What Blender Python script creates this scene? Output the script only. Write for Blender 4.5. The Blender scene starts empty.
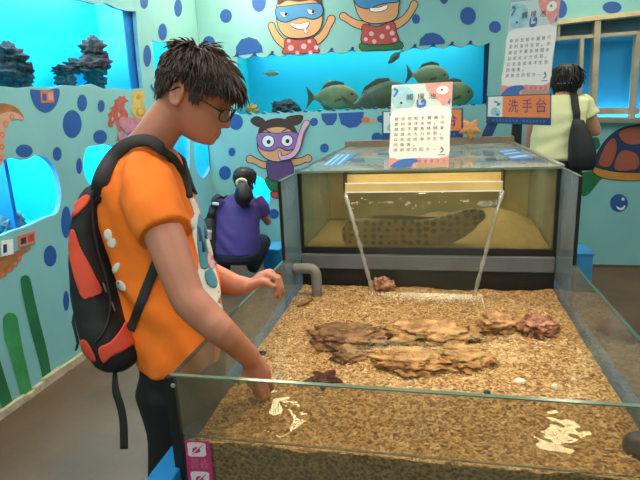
import bpy, bmesh, math, random
from mathutils import Vector, Matrix, noise
from mathutils.geometry import tessellate_polygon, delaunay_2d_cdt
from mathutils.bvhtree import BVHTree
random.seed(7)
V = Vector
PI = math.pi
C = bpy.context.scene.collection
sc = bpy.context.scene

# ------------------------------------------------------------------ survey
EYE = V((0, 0, 1.42))
CR = V((0.97781655, 0.20503, -0.04286607))
CU = V((-0.00828009, 0.24232247, 0.97016043))
CF = V((-0.2092994, 0.94828399, -0.23864459))
FPX = 527.03


def ray(px, py):
    return CF + CR * ((px - 320) / FPX) - CU * ((py - 240) / FPX)


def at(px, py, ax, val):
    """where the sight line meets a real plane of the room"""
    d = ray(px, py)
    i = 'XYZ'.index(ax)
    return EYE + d * ((val - EYE[i]) / d[i])


def dep(px, py, t):
    return EYE + ray(px, py) * t


def proj(p):
    d = p - EYE
    z = d.dot(CF)
    return (320 + FPX * d.dot(CR) / z, 240 - FPX * d.dot(CU) / z)


# ------------------------------------------------------------------ materials
def srgb(r, g, b):
    f = lambda c: (c / 255 / 12.92) if c / 255 <= .04045 else ((c / 255 + .055) / 1.055) ** 2.4
    return (f(r), f(g), f(b))


def mat(name, col, rough=.6, metal=0., var=.12, scale=8., bump=0., bscale=60., spec=.5, emit=None, estr=0, col2=None, vor=False, sss=0.):
    m = bpy.data.materials.new(name)
    m.use_nodes = True
    nt = m.node_tree
    b = nt.nodes['Principled BSDF']
    b.inputs['Roughness'].default_value = rough
    b.inputs['Metallic'].default_value = metal
    b.inputs['Specular IOR Level'].default_value = spec
    if sss:
        b.inputs['Subsurface Weight'].default_value = sss
        b.inputs['Subsurface Radius'].default_value = (.012, .005, .003)
    tc = nt.nodes.new('ShaderNodeTexCoord')
    if vor:
        n = nt.nodes.new('ShaderNodeTexVoronoi')
        n.inputs['Scale'].default_value = scale
        fac = n.outputs['Distance']
    else:
        n = nt.nodes.new('ShaderNodeTexNoise')
        n.inputs['Scale'].default_value = scale
        n.inputs['Detail'].default_value = 4
        fac = n.outputs['Fac']
    nt.links.new(tc.outputs['Object'], n.inputs['Vector'])
    rp = nt.nodes.new('ShaderNodeValToRGB')
    c2 = col2 if col2 else tuple(min(1, c * (1 + var)) for c in col)
    c1 = col if col2 else tuple(c * (1 - var) for c in col)
    rp.color_ramp.elements[0].color = (*c1, 1)
    rp.color_ramp.elements[1].color = (*c2, 1)
    rp.color_ramp.elements[0].position = .35
    rp.color_ramp.elements[1].position = .65
    nt.links.new(fac, rp.inputs['Fac'])
    nt.links.new(rp.outputs['Color'], b.inputs['Base Color'])
    if bump:
        n2 = nt.nodes.new('ShaderNodeTexNoise')
        n2.inputs['Scale'].default_value = bscale
        n2.inputs['Detail'].default_value = 5
        nt.links.new(tc.outputs['Object'], n2.inputs['Vector'])
        bp = nt.nodes.new('ShaderNodeBump')
        bp.inputs['Strength'].default_value = bump
        bp.inputs['Distance'].default_value = .02
        nt.links.new(n2.outputs['Fac'], bp.inputs['Height'])
        nt.links.new(bp.outputs['Normal'], b.inputs['Normal'])
    if emit:
        b.inputs['Emission Color'].default_value = (*emit, 1)
        b.inputs['Emission Strength'].default_value = estr
    return m


def glassmat(name, tint, ior=1.45, haze=0., hazecol=(.5, .5, .45), rough=0., bump=0., bscale=30., gain=1.0):
    """thin clear sheet: passes light straight on, mirrors by Fresnel, carries a diffuse film for grime or painted reflection"""
    m = bpy.data.materials.new(name)
    m.use_nodes = True
    nt = m.node_tree
    nt.nodes.clear()
    out = nt.nodes.new('ShaderNodeOutputMaterial')
    tr = nt.nodes.new('ShaderNodeBsdfTransparent')
    tr.inputs['Color'].default_value = (*tint, 1)
    gl = nt.nodes.new('ShaderNodeBsdfGlossy')
    gl.inputs['Roughness'].default_value = rough
    fr = nt.nodes.new('ShaderNodeLayerWeight')      # Schlick: f0 + (1 - f0) * facing^5
    fr.inputs['Blend'].default_value = .5
    mx = nt.nodes.new('ShaderNodeMixShader')
    f0 = ((ior - 1) / (ior + 1)) ** 2
    pw = nt.nodes.new('ShaderNodeMath')
    pw.operation = 'POWER'
    pw.inputs[1].default_value = 5
    nt.links.new(fr.outputs['Facing'], pw.inputs[0])
    ma = nt.nodes.new('ShaderNodeMath')
    ma.operation = 'MULTIPLY_ADD'
    ma.inputs[1].default_value = 1 - f0
    ma.inputs[2].default_value = f0
    nt.links.new(pw.outputs[0], ma.inputs[0])
    fac = ma.outputs[0]
    if gain != 1:
        mu = nt.nodes.new('ShaderNodeMath')
        mu.operation = 'MULTIPLY'
        mu.inputs[1].default_value = gain
        mu.use_clamp = True
        nt.links.new(fac, mu.inputs[0])
        fac = mu.outputs[0]
    nt.links.new(fac, mx.inputs[0])
    nt.links.new(tr.outputs[0], mx.inputs[1])
    nt.links.new(gl.outputs[0], mx.inputs[2])
    last = mx.outputs[0]
    tc = nt.nodes.new('ShaderNodeTexCoord')
    if bump:
        n2 = nt.nodes.new('ShaderNodeTexNoise')
        n2.inputs['Scale'].default_value = bscale
        n2.inputs['Detail'].default_value = 2
        nt.links.new(tc.outputs['Object'], n2.inputs['Vector'])
        bp = nt.nodes.new('ShaderNodeBump')
        bp.inputs['Strength'].default_value = bump
        bp.inputs['Distance'].default_value = .02
        nt.links.new(n2.outputs['Fac'], bp.inputs['Height'])
        nt.links.new(bp.outputs['Normal'], gl.inputs['Normal'])
        nt.links.new(bp.outputs['Normal'], fr.inputs['Normal'])
    if haze:
        df = nt.nodes.new('ShaderNodeBsdfDiffuse')
        df.inputs['Color'].default_value = (*hazecol, 1)
        n = nt.nodes.new('ShaderNodeTexNoise')
        n.inputs['Scale'].default_value = 5
        nt.links.new(tc.outputs['Object'], n.inputs['Vector'])
        mu = nt.nodes.new('ShaderNodeMath')
        mu.operation = 'MULTIPLY'
        mu.inputs[1].default_value = haze * 2
        nt.links.new(n.outputs['Fac'], mu.inputs[0])
        m2 = nt.nodes.new('ShaderNodeMixShader')
        nt.links.new(mu.outputs[0], m2.inputs[0])
        nt.links.new(last, m2.inputs[1])
        nt.links.new(df.outputs[0], m2.inputs[2])
        last = m2.outputs[0]
    nt.links.new(last, out.inputs['Surface'])
    return m


M = {}
M['wall'] = mat('teal wall paint', srgb(132, 190, 188), .65, var=.04, scale=3, bump=.05, bscale=40)
M['rim'] = mat('painted board edge', srgb(110, 178, 205), .6)
M['dot'] = mat('blue dot paint', srgb(36, 86, 156), .6, var=.06)
M['black'] = mat('black outline paint', srgb(22, 20, 26), .6)
M['white'] = mat('white paint', srgb(235, 235, 232), .6, var=.02)
M['navy'] = mat('navy paint', srgb(28, 52, 96), .6)
M['skinpaint'] = mat('painted skin', srgb(214, 158, 112), .6, var=.03)
M['bluemask'] = mat('painted blue mask', srgb(60, 135, 190), .6, var=.04)
M['redpaint'] = mat('painted red', srgb(176, 74, 66), .6, var=.04)
M['greenpaint'] = mat('painted green', srgb(32, 112, 66), .6, var=.15)
M['lgreenpaint'] = mat('painted light green', srgb(60, 150, 84), .6, var=.15)
M['hairpaint'] = mat('painted hair', srgb(66, 44, 34), .6)
M['purplepaint'] = mat('painted purple', srgb(150, 104, 170), .6, var=.05)
M['dpurple'] = mat('painted dark purple', srgb(92, 66, 112), .6, var=.05)
M['pinkpaint'] = mat('painted pink', srgb(222, 170, 190), .6, var=.05)
M['brownpaint'] = mat('painted brown', srgb(170, 108, 58), .6, var=.2, scale=20)
M['palebrown'] = mat('painted pale brown', srgb(206, 162, 132), .6, var=.08)
M['orangepaint'] = mat('painted orange', srgb(216, 120, 80), .6, var=.1)
M['seahorse'] = mat('painted rust', srgb(182, 88, 74), .6, var=.2, scale=25)
M['yellowpaint'] = mat('painted yellow', srgb(206, 178, 92), .6, var=.15, scale=25)
M['coralpaint'] = mat('painted dusty pink', srgb(196, 128, 146), .6, var=.15, scale=20)
M['shell'] = mat('painted shell red', srgb(160, 84, 64), .6, var=.06)
M['ochre'] = mat('painted ochre', srgb(192, 132, 56), .6, var=.1)
M['floor'] = mat('worn concrete', srgb(104, 80, 58), .5, var=.2, scale=2.5, bump=.12, bscale=30)
M['ceil'] = mat('ceiling white', srgb(200, 200, 196), .8)
M['plaster'] = mat('bare plaster', srgb(200, 184, 150), .8, var=.2, scale=20, bump=.4, bscale=40)
M['aq'] = mat('aquarium blue', (.0, .58, .85), .6, var=.03, scale=2)
M['aqside'] = mat('aquarium side blue', (.06, .60, .88), .5, var=.03, scale=2)
M['aqteal'] = mat('aquarium teal', (.0, .5, .52), .6, var=.05, scale=2)
M['aqedge'] = mat('tank edge blue', srgb(40, 120, 190), .4)
M['pane'] = glassmat('aquarium pane', (.82, .97, 1.), 1.3)
M['glass'] = glassmat('clear glass', (.90, .96, .94), 1.45, haze=.05)
M['sideglass'] = glassmat('hazy side glass', (.72, .78, .74), 1.45, haze=.2, hazecol=(.42, .42, .38))
M['tallglass'] = glassmat('salt hazed glass', (.55, .66, .72), 1.5, haze=.28, hazecol=(.30, .42, .50))
M['frontglass'] = glassmat('front glass', (.80, .78, .70), 1.42, haze=.05, hazecol=(.5, .5, .4))
M['tankglass'] = glassmat('murky tank front', (.84, .80, .62), 1.45, haze=.17, hazecol=(.40, .34, .17))
M['lid'] = glassmat('lid glass', (.52, .60, .56), 1.5, haze=.36, hazecol=(.40, .47, .43), gain=1.1)  # the green diffuse film paints in the wall's reflection
M['glassedge'] = mat('green glass edge', srgb(104, 122, 104), .2, var=.1)
M['darkedge'] = mat('dark glass edge', srgb(58, 76, 66), .2, var=.1)
M['water'] = glassmat('pool water', (.94, .91, .82), 1.33, bump=.14, bscale=8)
M['fall'] = glassmat('falling water', (.93, .95, .93), 1.33, bump=.15, bscale=25, haze=.012, hazecol=(.8, .8, .75))
M['rope'] = glassmat('falling water edge', (.75, .76, .70), 1.5, haze=.22, hazecol=(.75, .72, .6), gain=2)
M['silicone'] = mat('black silicone', srgb(20, 20, 22), .5)
M['steel'] = mat('brushed steel', srgb(165, 158, 146), .4, .5, var=.1)
M['rail'] = mat('brown rail', srgb(140, 118, 96), .5, .1)
M['brass'] = mat('yellowed acrylic', srgb(214, 186, 118), .3, var=.12)
M['greybar'] = mat('grey frame bar', srgb(104, 104, 106), .5, var=.1)
M['pvc'] = mat('grey pvc', srgb(128, 124, 122), .45, var=.06)
M['bluebase'] = mat('blue gelcoat', srgb(28, 128, 190), .4, var=.05)
M['bluebox'] = mat('light blue plastic', srgb(70, 160, 215), .45, var=.05)
M['tankback'] = mat('stained tank back', srgb(132, 122, 82), .7, var=.25, scale=4, col2=srgb(168, 158, 112))
M['sand'] = mat('fine sand', srgb(154, 134, 96), .9, var=.12, scale=30, bump=.3)
GR = [mat('gravel %s' % n, srgb(*c), .8, var=.2, scale=40) for n, c in (('tan', (214, 176, 128)), ('pale', (234, 208, 166)), ('umber', (160, 120, 80)), ('rust', (196, 150, 102)), ('cream', (224, 194, 150)))]
M['bed'] = mat('gravel bed', srgb(162, 122, 80), .85, col2=srgb(222, 186, 136), scale=110, vor=True, bump=.8, bscale=120)
M['rockdark'] = mat('dark reef rock', srgb(108, 76, 58), .85, col2=srgb(170, 126, 92), scale=26, bump=.8, bscale=60)
M['rocktan'] = mat('tan reef rock', srgb(146, 102, 64), .85, col2=srgb(216, 168, 114), scale=22, bump=.8, bscale=60)
M['rockpink'] = mat('pinkish reef rock', srgb(120, 70, 50), .85, col2=srgb(214, 156, 124), scale=30, bump=.8, bscale=60)
M['rockblack'] = mat('aquarium rock', srgb(26, 28, 34), .85, col2=srgb(70, 66, 66), scale=30, bump=.8, bscale=60)
M['star'] = mat('dark red starfish', srgb(92, 46, 36), .8, var=.2, scale=60, bump=.6, bscale=200)
M['plush'] = mat('orange plush', srgb(232, 158, 96), .9, var=.15, scale=50, bump=.6, bscale=150)
M['darkshell'] = mat('dark shell', srgb(40, 34, 34), .4, var=.2)
M['urchin'] = mat('grey purple', srgb(84, 78, 90), .5, var=.15)
M['foam'] = mat('froth', srgb(236, 224, 196), .3)
M['paper'] = mat('poster paper', srgb(206, 218, 216), .5, var=.03)
M['cream'] = mat('poster cream', srgb(248, 240, 234), .5, var=.02)
M['pastelblue'] = mat('poster pale blue', srgb(160, 205, 215), .5, var=.12, scale=30)
M['pastelpink'] = mat('poster pink', srgb(238, 158, 150), .5, var=.1, scale=30)
M['ink'] = mat('dark ink', srgb(66, 56, 56), .6)
M['inkred'] = mat('brown ink', srgb(150, 120, 70), .6)
M['posterblue'] = mat('poster blue', srgb(70, 116, 184), .5, var=.1)
M['signorange'] = mat('sign orange', srgb(242, 142, 84), .45, var=.04)
M['signnavy'] = mat('sign navy', srgb(38, 72, 128), .45, var=.04)
M['signpurple'] = mat('sign purple', srgb(112, 58, 130), .5)
M['teal'] = mat('teal print', srgb(58, 150, 172), .5)
M['magenta'] = mat('magenta sticker', srgb(196, 44, 104), .4, var=.04)
M['stickwhite'] = mat('sticker white', srgb(236, 214, 222), .4, var=.02)
M['acrylic'] = glassmat('acrylic holder', (.92, .95, .95), 1.4)
M['skin'] = mat('boy skin', srgb(192, 124, 98), .5, var=.06, scale=14, sss=.12)
M['lip'] = mat('lips', srgb(186, 112, 98), .45)
M['skinb'] = mat('woman skin', srgb(196, 140, 116), .55, var=.05)
M['hair'] = mat('dark brown hair', srgb(66, 46, 36), .5, var=.35, scale=30)
M['hairblack'] = mat('black hair', srgb(22, 18, 20), .45, var=.3, scale=30)
M['tee'] = mat('orange cotton', srgb(246, 120, 24), .85, var=.04, scale=10, bump=.10, bscale=22)
M['print'] = mat('white shirt print', srgb(226, 224, 218), .75, var=.03)
M['printteal'] = mat('teal shirt print', srgb(70, 140, 160), .75, var=.06)
M['pants'] = mat('black trousers', srgb(22, 21, 24), .85, var=.2)
M['pack'] = mat('black nylon', srgb(24, 23, 27), .7, var=.25, scale=12, bump=.15, bscale=25)
M['packred'] = mat('red orange nylon', srgb(226, 78, 50), .7, var=.06, bump=.1, bscale=30)
M['strap'] = mat('strap webbing', srgb(34, 30, 30), .7, var=.15)
M['zip'] = mat('zip metal', srgb(150, 150, 155), .35, .8)
M['frame'] = mat('black spectacle frame', srgb(20, 20, 24), .3)
M['lens'] = glassmat('spectacle lens', (.94, .96, .97), 1.4)
M['eye'] = mat('eye dark', srgb(30, 22, 20), .3)
M['purpletee'] = mat('purple cotton', srgb(68, 50, 118), .85, var=.06, bump=.1, bscale=15)
M['yellowtee'] = mat('pale yellow cotton', srgb(232, 232, 176), .85, var=.03, bump=.1, bscale=15)
M['darkjean'] = mat('dark trousers', srgb(36, 40, 58), .85, var=.15)
M['shoe'] = mat('dark shoe', srgb(30, 30, 36), .6)
M['scrunchie'] = mat('beige scrunchie', srgb(214, 190, 150), .8)
M['fishgrey'] = mat('olive fish', srgb(150, 124, 76), .45, var=.2, scale=12)
M['fishdark'] = mat('dark olive fish', srgb(92, 76, 44), .45, var=.2, scale=12)
M['fishpale'] = mat('pale fish', srgb(150, 150, 110), .45, var=.2, scale=12)
M['coralgrey'] = mat('grey coral', srgb(96, 120, 130), .8, var=.3, scale=40)
M['bluesheet'] = mat('blue sheet', srgb(34, 150, 205), .6, var=.08, scale=2)
M['greypane'] = mat('grey sheet', srgb(96, 112, 124), .5, var=.12, scale=6)
M['winframe'] = mat('weathered aluminium', srgb(180, 166, 142), .45, .1, var=.15)
M['wintop'] = mat('varnished rail', srgb(214, 196, 150), .4, var=.1)
M['lamp'] = mat('lamp diffuser', (1, 1, 1), .5, emit=(1., .95, .88), estr=13.0)
M['warmlamp'] = mat('warm lamp glass', (1, 1, 1), .5, emit=(1., .84, .58), estr=40.0)


# ------------------------------------------------------------------ mesh builder
class MB:
    def __init__(s):
        s.v = []
        s.f = []
        s.mi = []
        s.mats = []

    def m(s, material):
        if material not in s.mats:
            s.mats.append(material)
        return s.mats.index(material)

    def face(s, pts, material):
        i = len(s.v)
        s.v += [V(p) for p in pts]
        s.f.append(tuple(range(i, i + len(pts))))
        s.mi.append(s.m(material))

    def raw(s, vs, fs, material):
        i = len(s.v)
        k = s.m(material)
        s.v += [V(p) for p in vs]
        for f in fs:
            s.f.append(tuple(i + q for q in f))
            s.mi.append(k)

    def box(s, lo, hi, material, mx=None):
        x0, y0, z0 = lo
        x1, y1, z1 = hi
        vs = [V((x, y, z)) for z in (z0, z1) for y in (y0, y1) for x in (x0, x1)]
        if mx:
            vs = [mx @ p for p in vs]
        s.raw(vs, [(0, 2, 3, 1), (4, 5, 7, 6), (0, 1, 5, 4), (2, 6, 7, 3), (0, 4, 6, 2), (1, 3, 7, 5)], material)

    def loft(s, rings, material, cap=True):
        n = len(rings[0])
        vs = [p for r in rings for p in r]
        fs = []
        for k in range(len(rings) - 1):
            for i in range(n):
                j = (i + 1) % n
                fs.append((k * n + i, k * n + j, (k + 1) * n + j, (k + 1) * n + i))
        if cap:
            a = len(vs)
            vs = vs + [sum(rings[0], V()) / n, sum(rings[-1], V()) / n]
            for i in range(n):
                j = (i + 1) % n
                fs.append((a, j, i))
                fs.append((a + 1, (len(rings) - 1) * n + i, (len(rings) - 1) * n + j))
        s.raw(vs, fs, material)

    def tube(s, pts, radii, material, n=10, round_ends=True, flat=1.0, side=None):
        """a swept tube; flat < 1 squashes it across 'side'"""
        pts = [V(p) for p in pts]
        if not hasattr(radii, '__len__'):
            radii = [radii] * len(pts)
        P, R = [], []
        for i in range(len(pts)):
            P.append(pts[i])
            R.append(radii[i])
        if round_ends:
            d0 = (P[0] - P[1]).normalized()
            d1 = (P[-1] - P[-2]).normalized()
            P = [P[0] + d0 * R[0] * .7, P[0] + d0 * R[0] * .45] + P + [P[-1] + d1 * R[-1] * .45, P[-1] + d1 * R[-1] * .7]
            R = [R[0] * .35, R[0] * .8] + R + [R[-1] * .8, R[-1] * .35]
        rings = []
        up = V(side) if side else V((.3, .2, .93))
        for i, p in enumerate(P):
            t = (P[min(i + 1, len(P) - 1)] - P[max(i - 1, 0)]).normalized()
            a = up - t * up.dot(t)
            if a.length < 1e-4:
                a = t.orthogonal()
            a.normalize()
            b = t.cross(a)
            if not side:
                up = a
            rings.append([p + (a * math.cos(q) * R[i] * flat + b * math.sin(q) * R[i]) for q in [2 * PI * k / n for k in range(n)]])
        s.loft(rings, material)

    def sphere(s, c, r, material, nu=14, nv=9, mx=None):
        r = V((r, r, r)) if not hasattr(r, '__len__') else V(r)
        c = V(c)
        vs, fs = [], []
        for j in range(nv + 1):
            th = PI * j / nv
            for i in range(nu):
                ph = 2 * PI * i / nu
                q = V((r.x * math.sin(th) * math.cos(ph), r.y * math.sin(th) * math.sin(ph), r.z * math.cos(th)))
                vs.append(c + (mx @ q if mx else q))
        for j in range(nv):
            for i in range(nu):
                k = (i + 1) % nu
                fs.append((j * nu + i, (j + 1) * nu + i, (j + 1) * nu + k, j * nu + k))
        s.raw(vs, fs, material)

    def prism(s, poly, off, material):
        """a flat outline (3D points) given real thickness off (vector)"""
        off = V(off)
        poly = [V(p) for p in poly]
        tris = tessellate_polygon([poly])
        n = len(poly)
        vs = poly + [p + off for p in poly]
        fs = []
        for t in tris:
            fs.append(tuple(t))
            fs.append(tuple(n + q for q in reversed(t)))
        for i in range(n):
            j = (i + 1) % n
            fs.append((i, j, n + j, n + i))
        s.raw(vs, fs, material)

    def mesh(s, name):
        me = bpy.data.meshes.new(name)
        me.from_pydata([tuple(p) for p in s.v], [], s.f)
        for m_ in s.mats:
            me.materials.append(m_)
        me.polygons.foreach_set('material_index', s.mi)
        me.update()
        return me

    def build(s, name, parent=None, smooth=False, clean=True, bevel=0):
        me = s.mesh(name)
        if clean:
            bm = bmesh.new()
            bm.from_mesh(me)
            bmesh.ops.remove_doubles(bm, verts=bm.verts, dist=1e-6)
            bmesh.ops.recalc_face_normals(bm, faces=bm.faces)
            bm.to_mesh(me)
            bm.free()
        if smooth:
            me.polygons.foreach_set('use_smooth', [True] * len(me.polygons))
        o = bpy.data.objects.new(name, me)
        C.objects.link(o)
        if bevel:
            md = o.modifiers.new('soft', 'BEVEL')
            md.width = bevel
            md.segments = 2
            md.limit_method = 'ANGLE'
        if parent:
            o.parent = parent
            o.matrix_parent_inverse = Matrix.Translation(-V(parent.location))
        return o


def fused(mb, name, voxel, smooth=3, parent=None, material=None):
    """one continuous skin over all overlapping shapes of the builder"""
    me = mb.mesh(name + '_raw')
    bm = bmesh.new()
    bm.from_mesh(me)
    bmesh.ops.remove_doubles(bm, verts=bm.verts, dist=1e-6)
    bmesh.ops.recalc_face_normals(bm, faces=bm.faces)
    bm.to_mesh(me)
    bm.free()
    t = bpy.data.objects.new(name + '_raw', me)
    C.objects.link(t)
    r = t.modifiers.new('r', 'REMESH')
    r.mode = 'VOXEL'
    r.voxel_size = voxel
    if smooth:
        q = t.modifiers.new('s', 'SMOOTH')
        q.factor = .5
        q.iterations = smooth
    dg = bpy.context.evaluated_depsgraph_get()
    new = bpy.data.meshes.new_from_object(t.evaluated_get(dg))
    bpy.data.objects.remove(t)
    bpy.data.meshes.remove(me)
    new.name = name
    new.materials.clear()
    new.materials.append(material or mb.mats[0])
    new.polygons.foreach_set('use_smooth', [True] * len(new.polygons))
    new.polygons.foreach_set('material_index', [0] * len(new.polygons))
    o = bpy.data.objects.new(name, new)
    C.objects.link(o)
    if parent:
        o.parent = parent
        o.matrix_parent_inverse = Matrix.Translation(-V(parent.location))
    return o


def ripple(o, fn):
    """push every vertex along its resting normal by fn(position)"""
    rest = [(v.co.copy(), v.normal.copy()) for v in o.data.vertices]
    o.data.vertices.foreach_set('co', [c for p, n in rest for c in (p + n * fn(p))])
    o.data.update()


def tag(o, label=None, cat=None, group=None, kind=None):
    if label:
        o['label'] = label
    if cat:
        o['category'] = cat
    if group:
        o['group'] = group
    if kind:
        o['kind'] = kind
    return o


def thing(name, loc, label, cat, group=None):
    o = bpy.data.objects.new(name, None)
    o.empty_display_size = .1
    o.location = loc
    C.objects.link(o)
    return tag(o, label, cat, group)


def struct(o):
    o['kind'] = 'structure'
    return o


def ell(cx, cy, rx, ry, n=28, rot=0.):
    o = []
    for k in range(n):
        a = 2 * PI * k / n
        x, y = rx * math.cos(a), ry * math.sin(a)
        o.append((cx + x * math.cos(rot) - y * math.sin(rot), cy + x * math.sin(rot) + y * math.cos(rot)))
    return o


def smoothpoly(pts, sub=5):
    """closed Catmull-Rom through points"""
    n = len(pts)
    o = []
    for i in range(n):
        p0, p1, p2, p3 = pts[i - 1], pts[i], pts[(i + 1) % n], pts[(i + 2) % n]
        for k in range(sub):
            t = k / sub
            o.append(tuple(.5 * ((2 * p1[d]) + (-p0[d] + p2[d]) * t + (2 * p0[d] - 5 * p1[d] + 4 * p2[d] - p3[d]) * t * t + (-p0[d] + 3 * p1[d] - 3 * p2[d] + p3[d]) * t ** 3) for d in range(2)))
    return o


def spline(pts, sub=6):
    """open Catmull-Rom through tuples of any size"""
    n = len(pts)
    o = []
    for i in range(n - 1):
        p0, p1, p2, p3 = pts[max(i - 1, 0)], pts[i], pts[i + 1], pts[min(i + 2, n - 1)]
        for k in range(sub):
            t = k / sub
            o.append(tuple(.5 * ((2 * p1[d]) + (-p0[d] + p2[d]) * t + (2 * p0[d] - 5 * p1[d] + 4 * p2[d] - p3[d]) * t * t + (-p0[d] + 3 * p1[d] - 3 * p2[d] + p3[d]) * t ** 3) for d in range(len(p1))))
    o.append(tuple(pts[-1]))
    return o


def ribbon(pts, w):
    """outline of a brush stroke along pts; w one width or one per point"""
    if not hasattr(w, '__len__'):
        w = [w] * len(pts)
    q = spline([(*p, ww) for p, ww in zip(pts, w)], 5)
    L, R = [], []
    for i, p in enumerate(q):
        a, b = q[max(i - 1, 0)], q[min(i + 1, len(q) - 1)]
        dx, dy = b[0] - a[0], b[1] - a[1]
        l = math.hypot(dx, dy) or 1
        nx, ny = -dy / l * p[2] / 2, dx / l * p[2] / 2
        L.append((p[0] + nx, p[1] + ny))
        R.append((p[0] - nx, p[1] - ny))
    e = q[-1]
    a = math.atan2(q[-1][1] - q[-2][1], q[-1][0] - q[-2][0])
    capE = [(e[0] + e[2] / 2 * math.cos(a + PI / 2 - PI * k / 6), e[1] + e[2] / 2 * math.sin(a + PI / 2 - PI * k / 6)) for k in range(1, 6)]
    e = q[0]
    a = math.atan2(q[0][1] - q[1][1], q[0][0] - q[1][0])
    capS = [(e[0] + e[2] / 2 * math.cos(a + PI / 2 - PI * k / 6), e[1] + e[2] / 2 * math.sin(a + PI / 2 - PI * k / 6)) for k in range(1, 6)]
    return L + capE + R[::-1] + capS


def grow(poly, d):
    """offset an outline outward"""
    n = len(poly)
    A = sum(poly[i][0] * poly[(i + 1) % n][1] - poly[(i + 1) % n][0] * poly[i][1] for i in range(n))
    sgn = 1 if A > 0 else -1
    o = []
    for i in range(n):
        a, b = poly[i - 1], poly[(i + 1) % n]
        dx, dy = b[0] - a[0], b[1] - a[1]
        l = math.hypot(dx, dy) or 1
        o.append((poly[i][0] + sgn * dy / l * d, poly[i][1] - sgn * dx / l * d))
    return o


# ------------------------------------------------------------------ the walls
XW, YW, ZC = -2.105, 4.78, 2.9
AXIS = {'L': ('X', XW, V((1, 0, 0))), 'B': ('Y', YW, V((0, -1, 0)))}


def on(wall, px, py, layer=0):
    ax, val, n = AXIS[wall]
    return at(px, py, ax, val) + n * (.0012 * layer)


def paint(mb, wall, poly, material, layer=1):
    pts = [on(wall, x, y, layer) for x, y in poly]
    n = len(mb.v)
    for t in tessellate_polygon([pts]):
        mb.face([pts[i] for i in t], material)


def inked(mb, wall, poly, material, layer, d=.9):
    paint(mb, wall, grow(poly, d), M['black'], layer)
    paint(mb, wall, poly, material, layer + 1)


def wall_mesh(name, wall, outer3, holes_px, dots_px, thick=.03):
    ax, val, n = AXIS[wall]
    holes = [[on(wall, x, y) for x, y in h] for h in holes_px]
    mb = MB()
    loops = [outer3] + holes
    flat = [p for l in loops for p in l]
    for t in tessellate_polygon(loops):
        mb.face([flat[i] for i in t], M['wall'])
    for h in holes:
        for i in range(len(h)):
            a, b = h[i], h[(i + 1) % len(h)]
            mb.face([a, b, b - n * thick, a - n * thick], M['rim'] if name == 'wall_left' else M['wall'])
    for d in dots_px:
        paint(mb, wall, d, M['dot'], 1)
    return mb


def scallop(pts, amp, n, up=-1):
    """a row of wave crests from a to b"""
    (x0, y0), (x1, y1) = pts
    o = []
    for k in range(n):
        for s in (0, .2, .4, .6, .8):
            t = (k + s) / n
            h = amp * (1 - abs(math.sin(PI * s)) ** .8)
            o.append((x0 + (x1 - x0) * t, y0 + (y1 - y0) * t + up * h))
    o.append((x1, y1 + up * amp))
    return o


HA = [(-60, -60), (40, -30), (75, 0), (86, 1.5), (96, 4.5), (106, 3), (116, 8), (127, 11), (136, 11), (138, 40), (141, 70), (143, 88), (128, 90), (115, 88), (103, 88.5), (92, 84), (80, 86), (64, 85), (50, 88), (34, 86.5), (18, 88), (0, 86), (-20, 88), (-60, 88)]
HB = smoothpoly([(-50, 160), (-20, 158), (0, 160), (14, 158), (26, 160), (36, 155.5), (46, 158), (55, 168), (60, 184), (61, 200), (57, 213), (47, 217), (38, 221), (25, 227), (12, 231), (0, 236), (-20, 240), (-50, 246)], 4)
HC = smoothpoly([(84, 158), (88, 147), (97, 146), (104, 144.5), (113, 146), (122, 152), (124, 168), (118, 183), (104, 187), (90, 184), (84, 172)], 4)
HD = [(152, 40), (160, 43), (168, 42), (180, 45), (192, 44), (193, 70), (190, 99), (180, 97), (168, 99), (157, 97)]
HE = smoothpoly([(168, 125), (188, 124), (190, 150), (189, 172), (185, 179), (178, 176), (170, 160)], 4)
HF2 = smoothpoly([(195, 130), (211, 128), (212.5, 150), (211, 166), (206, 176), (201, 177), (196, 168), (194, 150)], 4)
left_dots = [ell(*a) for a in ((144, 2, 4, 7), (147, 56, 4, 11), (162.5, 32, 4.5, 8.5), (178, 8, 4, 9), (82, 103, 5, 8.5), (101, 106, 3.5, 6), (72, 124, 9.5, 14), (24, 151, 8.5, 6.5), (57, 154, 4.5, 7), (100, 137, 7, 7), (79, 166, 3, 8), (66, 222, 5, 16), (50, 256, 6.5, 10.5), (66, 301, 3, 10))]
left_dots.append(smoothpoly([(30, 90), (34, 89.5), (46, 90.5), (58, 88.5), (59, 97), (54, 108), (45, 113), (36, 108), (31, 98)], 4))
oL = [V((XW, -1.6, 0)), V((XW, YW, 0)), V((XW, YW, ZC)), V((XW, -1.6, ZC))]
mb = wall_mesh('wall_left', 'L', oL, [HA, HB, HC, HD, HE, HF2], left_dots)
wall_left = struct(mb.build('wall_left', clean=False))

topF = []
for a, b, n_ in (((237, 59), (290, 56), 3), ((290, 56), (415, 50), 6), ((415, 50), (489, 45.5), 4)):
    topF += scallop((a, b), 4.0, n_)[:-1]
topF.append((490, 42))
botF = scallop(((487, 104.5), (236, 115)), 2.2, 18)
HF = topF + botF
HG = ell(252, 196, 18, 21)
HW = [(548, 21), (690, 5.5), (690, 122), (548, 120)]
back_dots = [ell(*a) for a in ((226, 16, 6, 7), (259, 2.5, 7, 9.5), (209, 42, 6, 6), (236, 122, 7, 8), (232, 152, 3.5, 4.5), (225, 173, 6, 7), (211, 193, 2, 4.5), (206, 215, 3, 5), (274, 214, 5, 5), (314, 122, 4, 4.2), (377, 137.5, 5.5, 5), (324.5, 148, 4.5, 4.5), (444, -1, 4, 5), (468, 16, 8, 9), (495, 27, 6, 6), (416, 19, 4, 5), (561, 9, 6, 9), (612, 7.5, 9.5, 6))]
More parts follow.
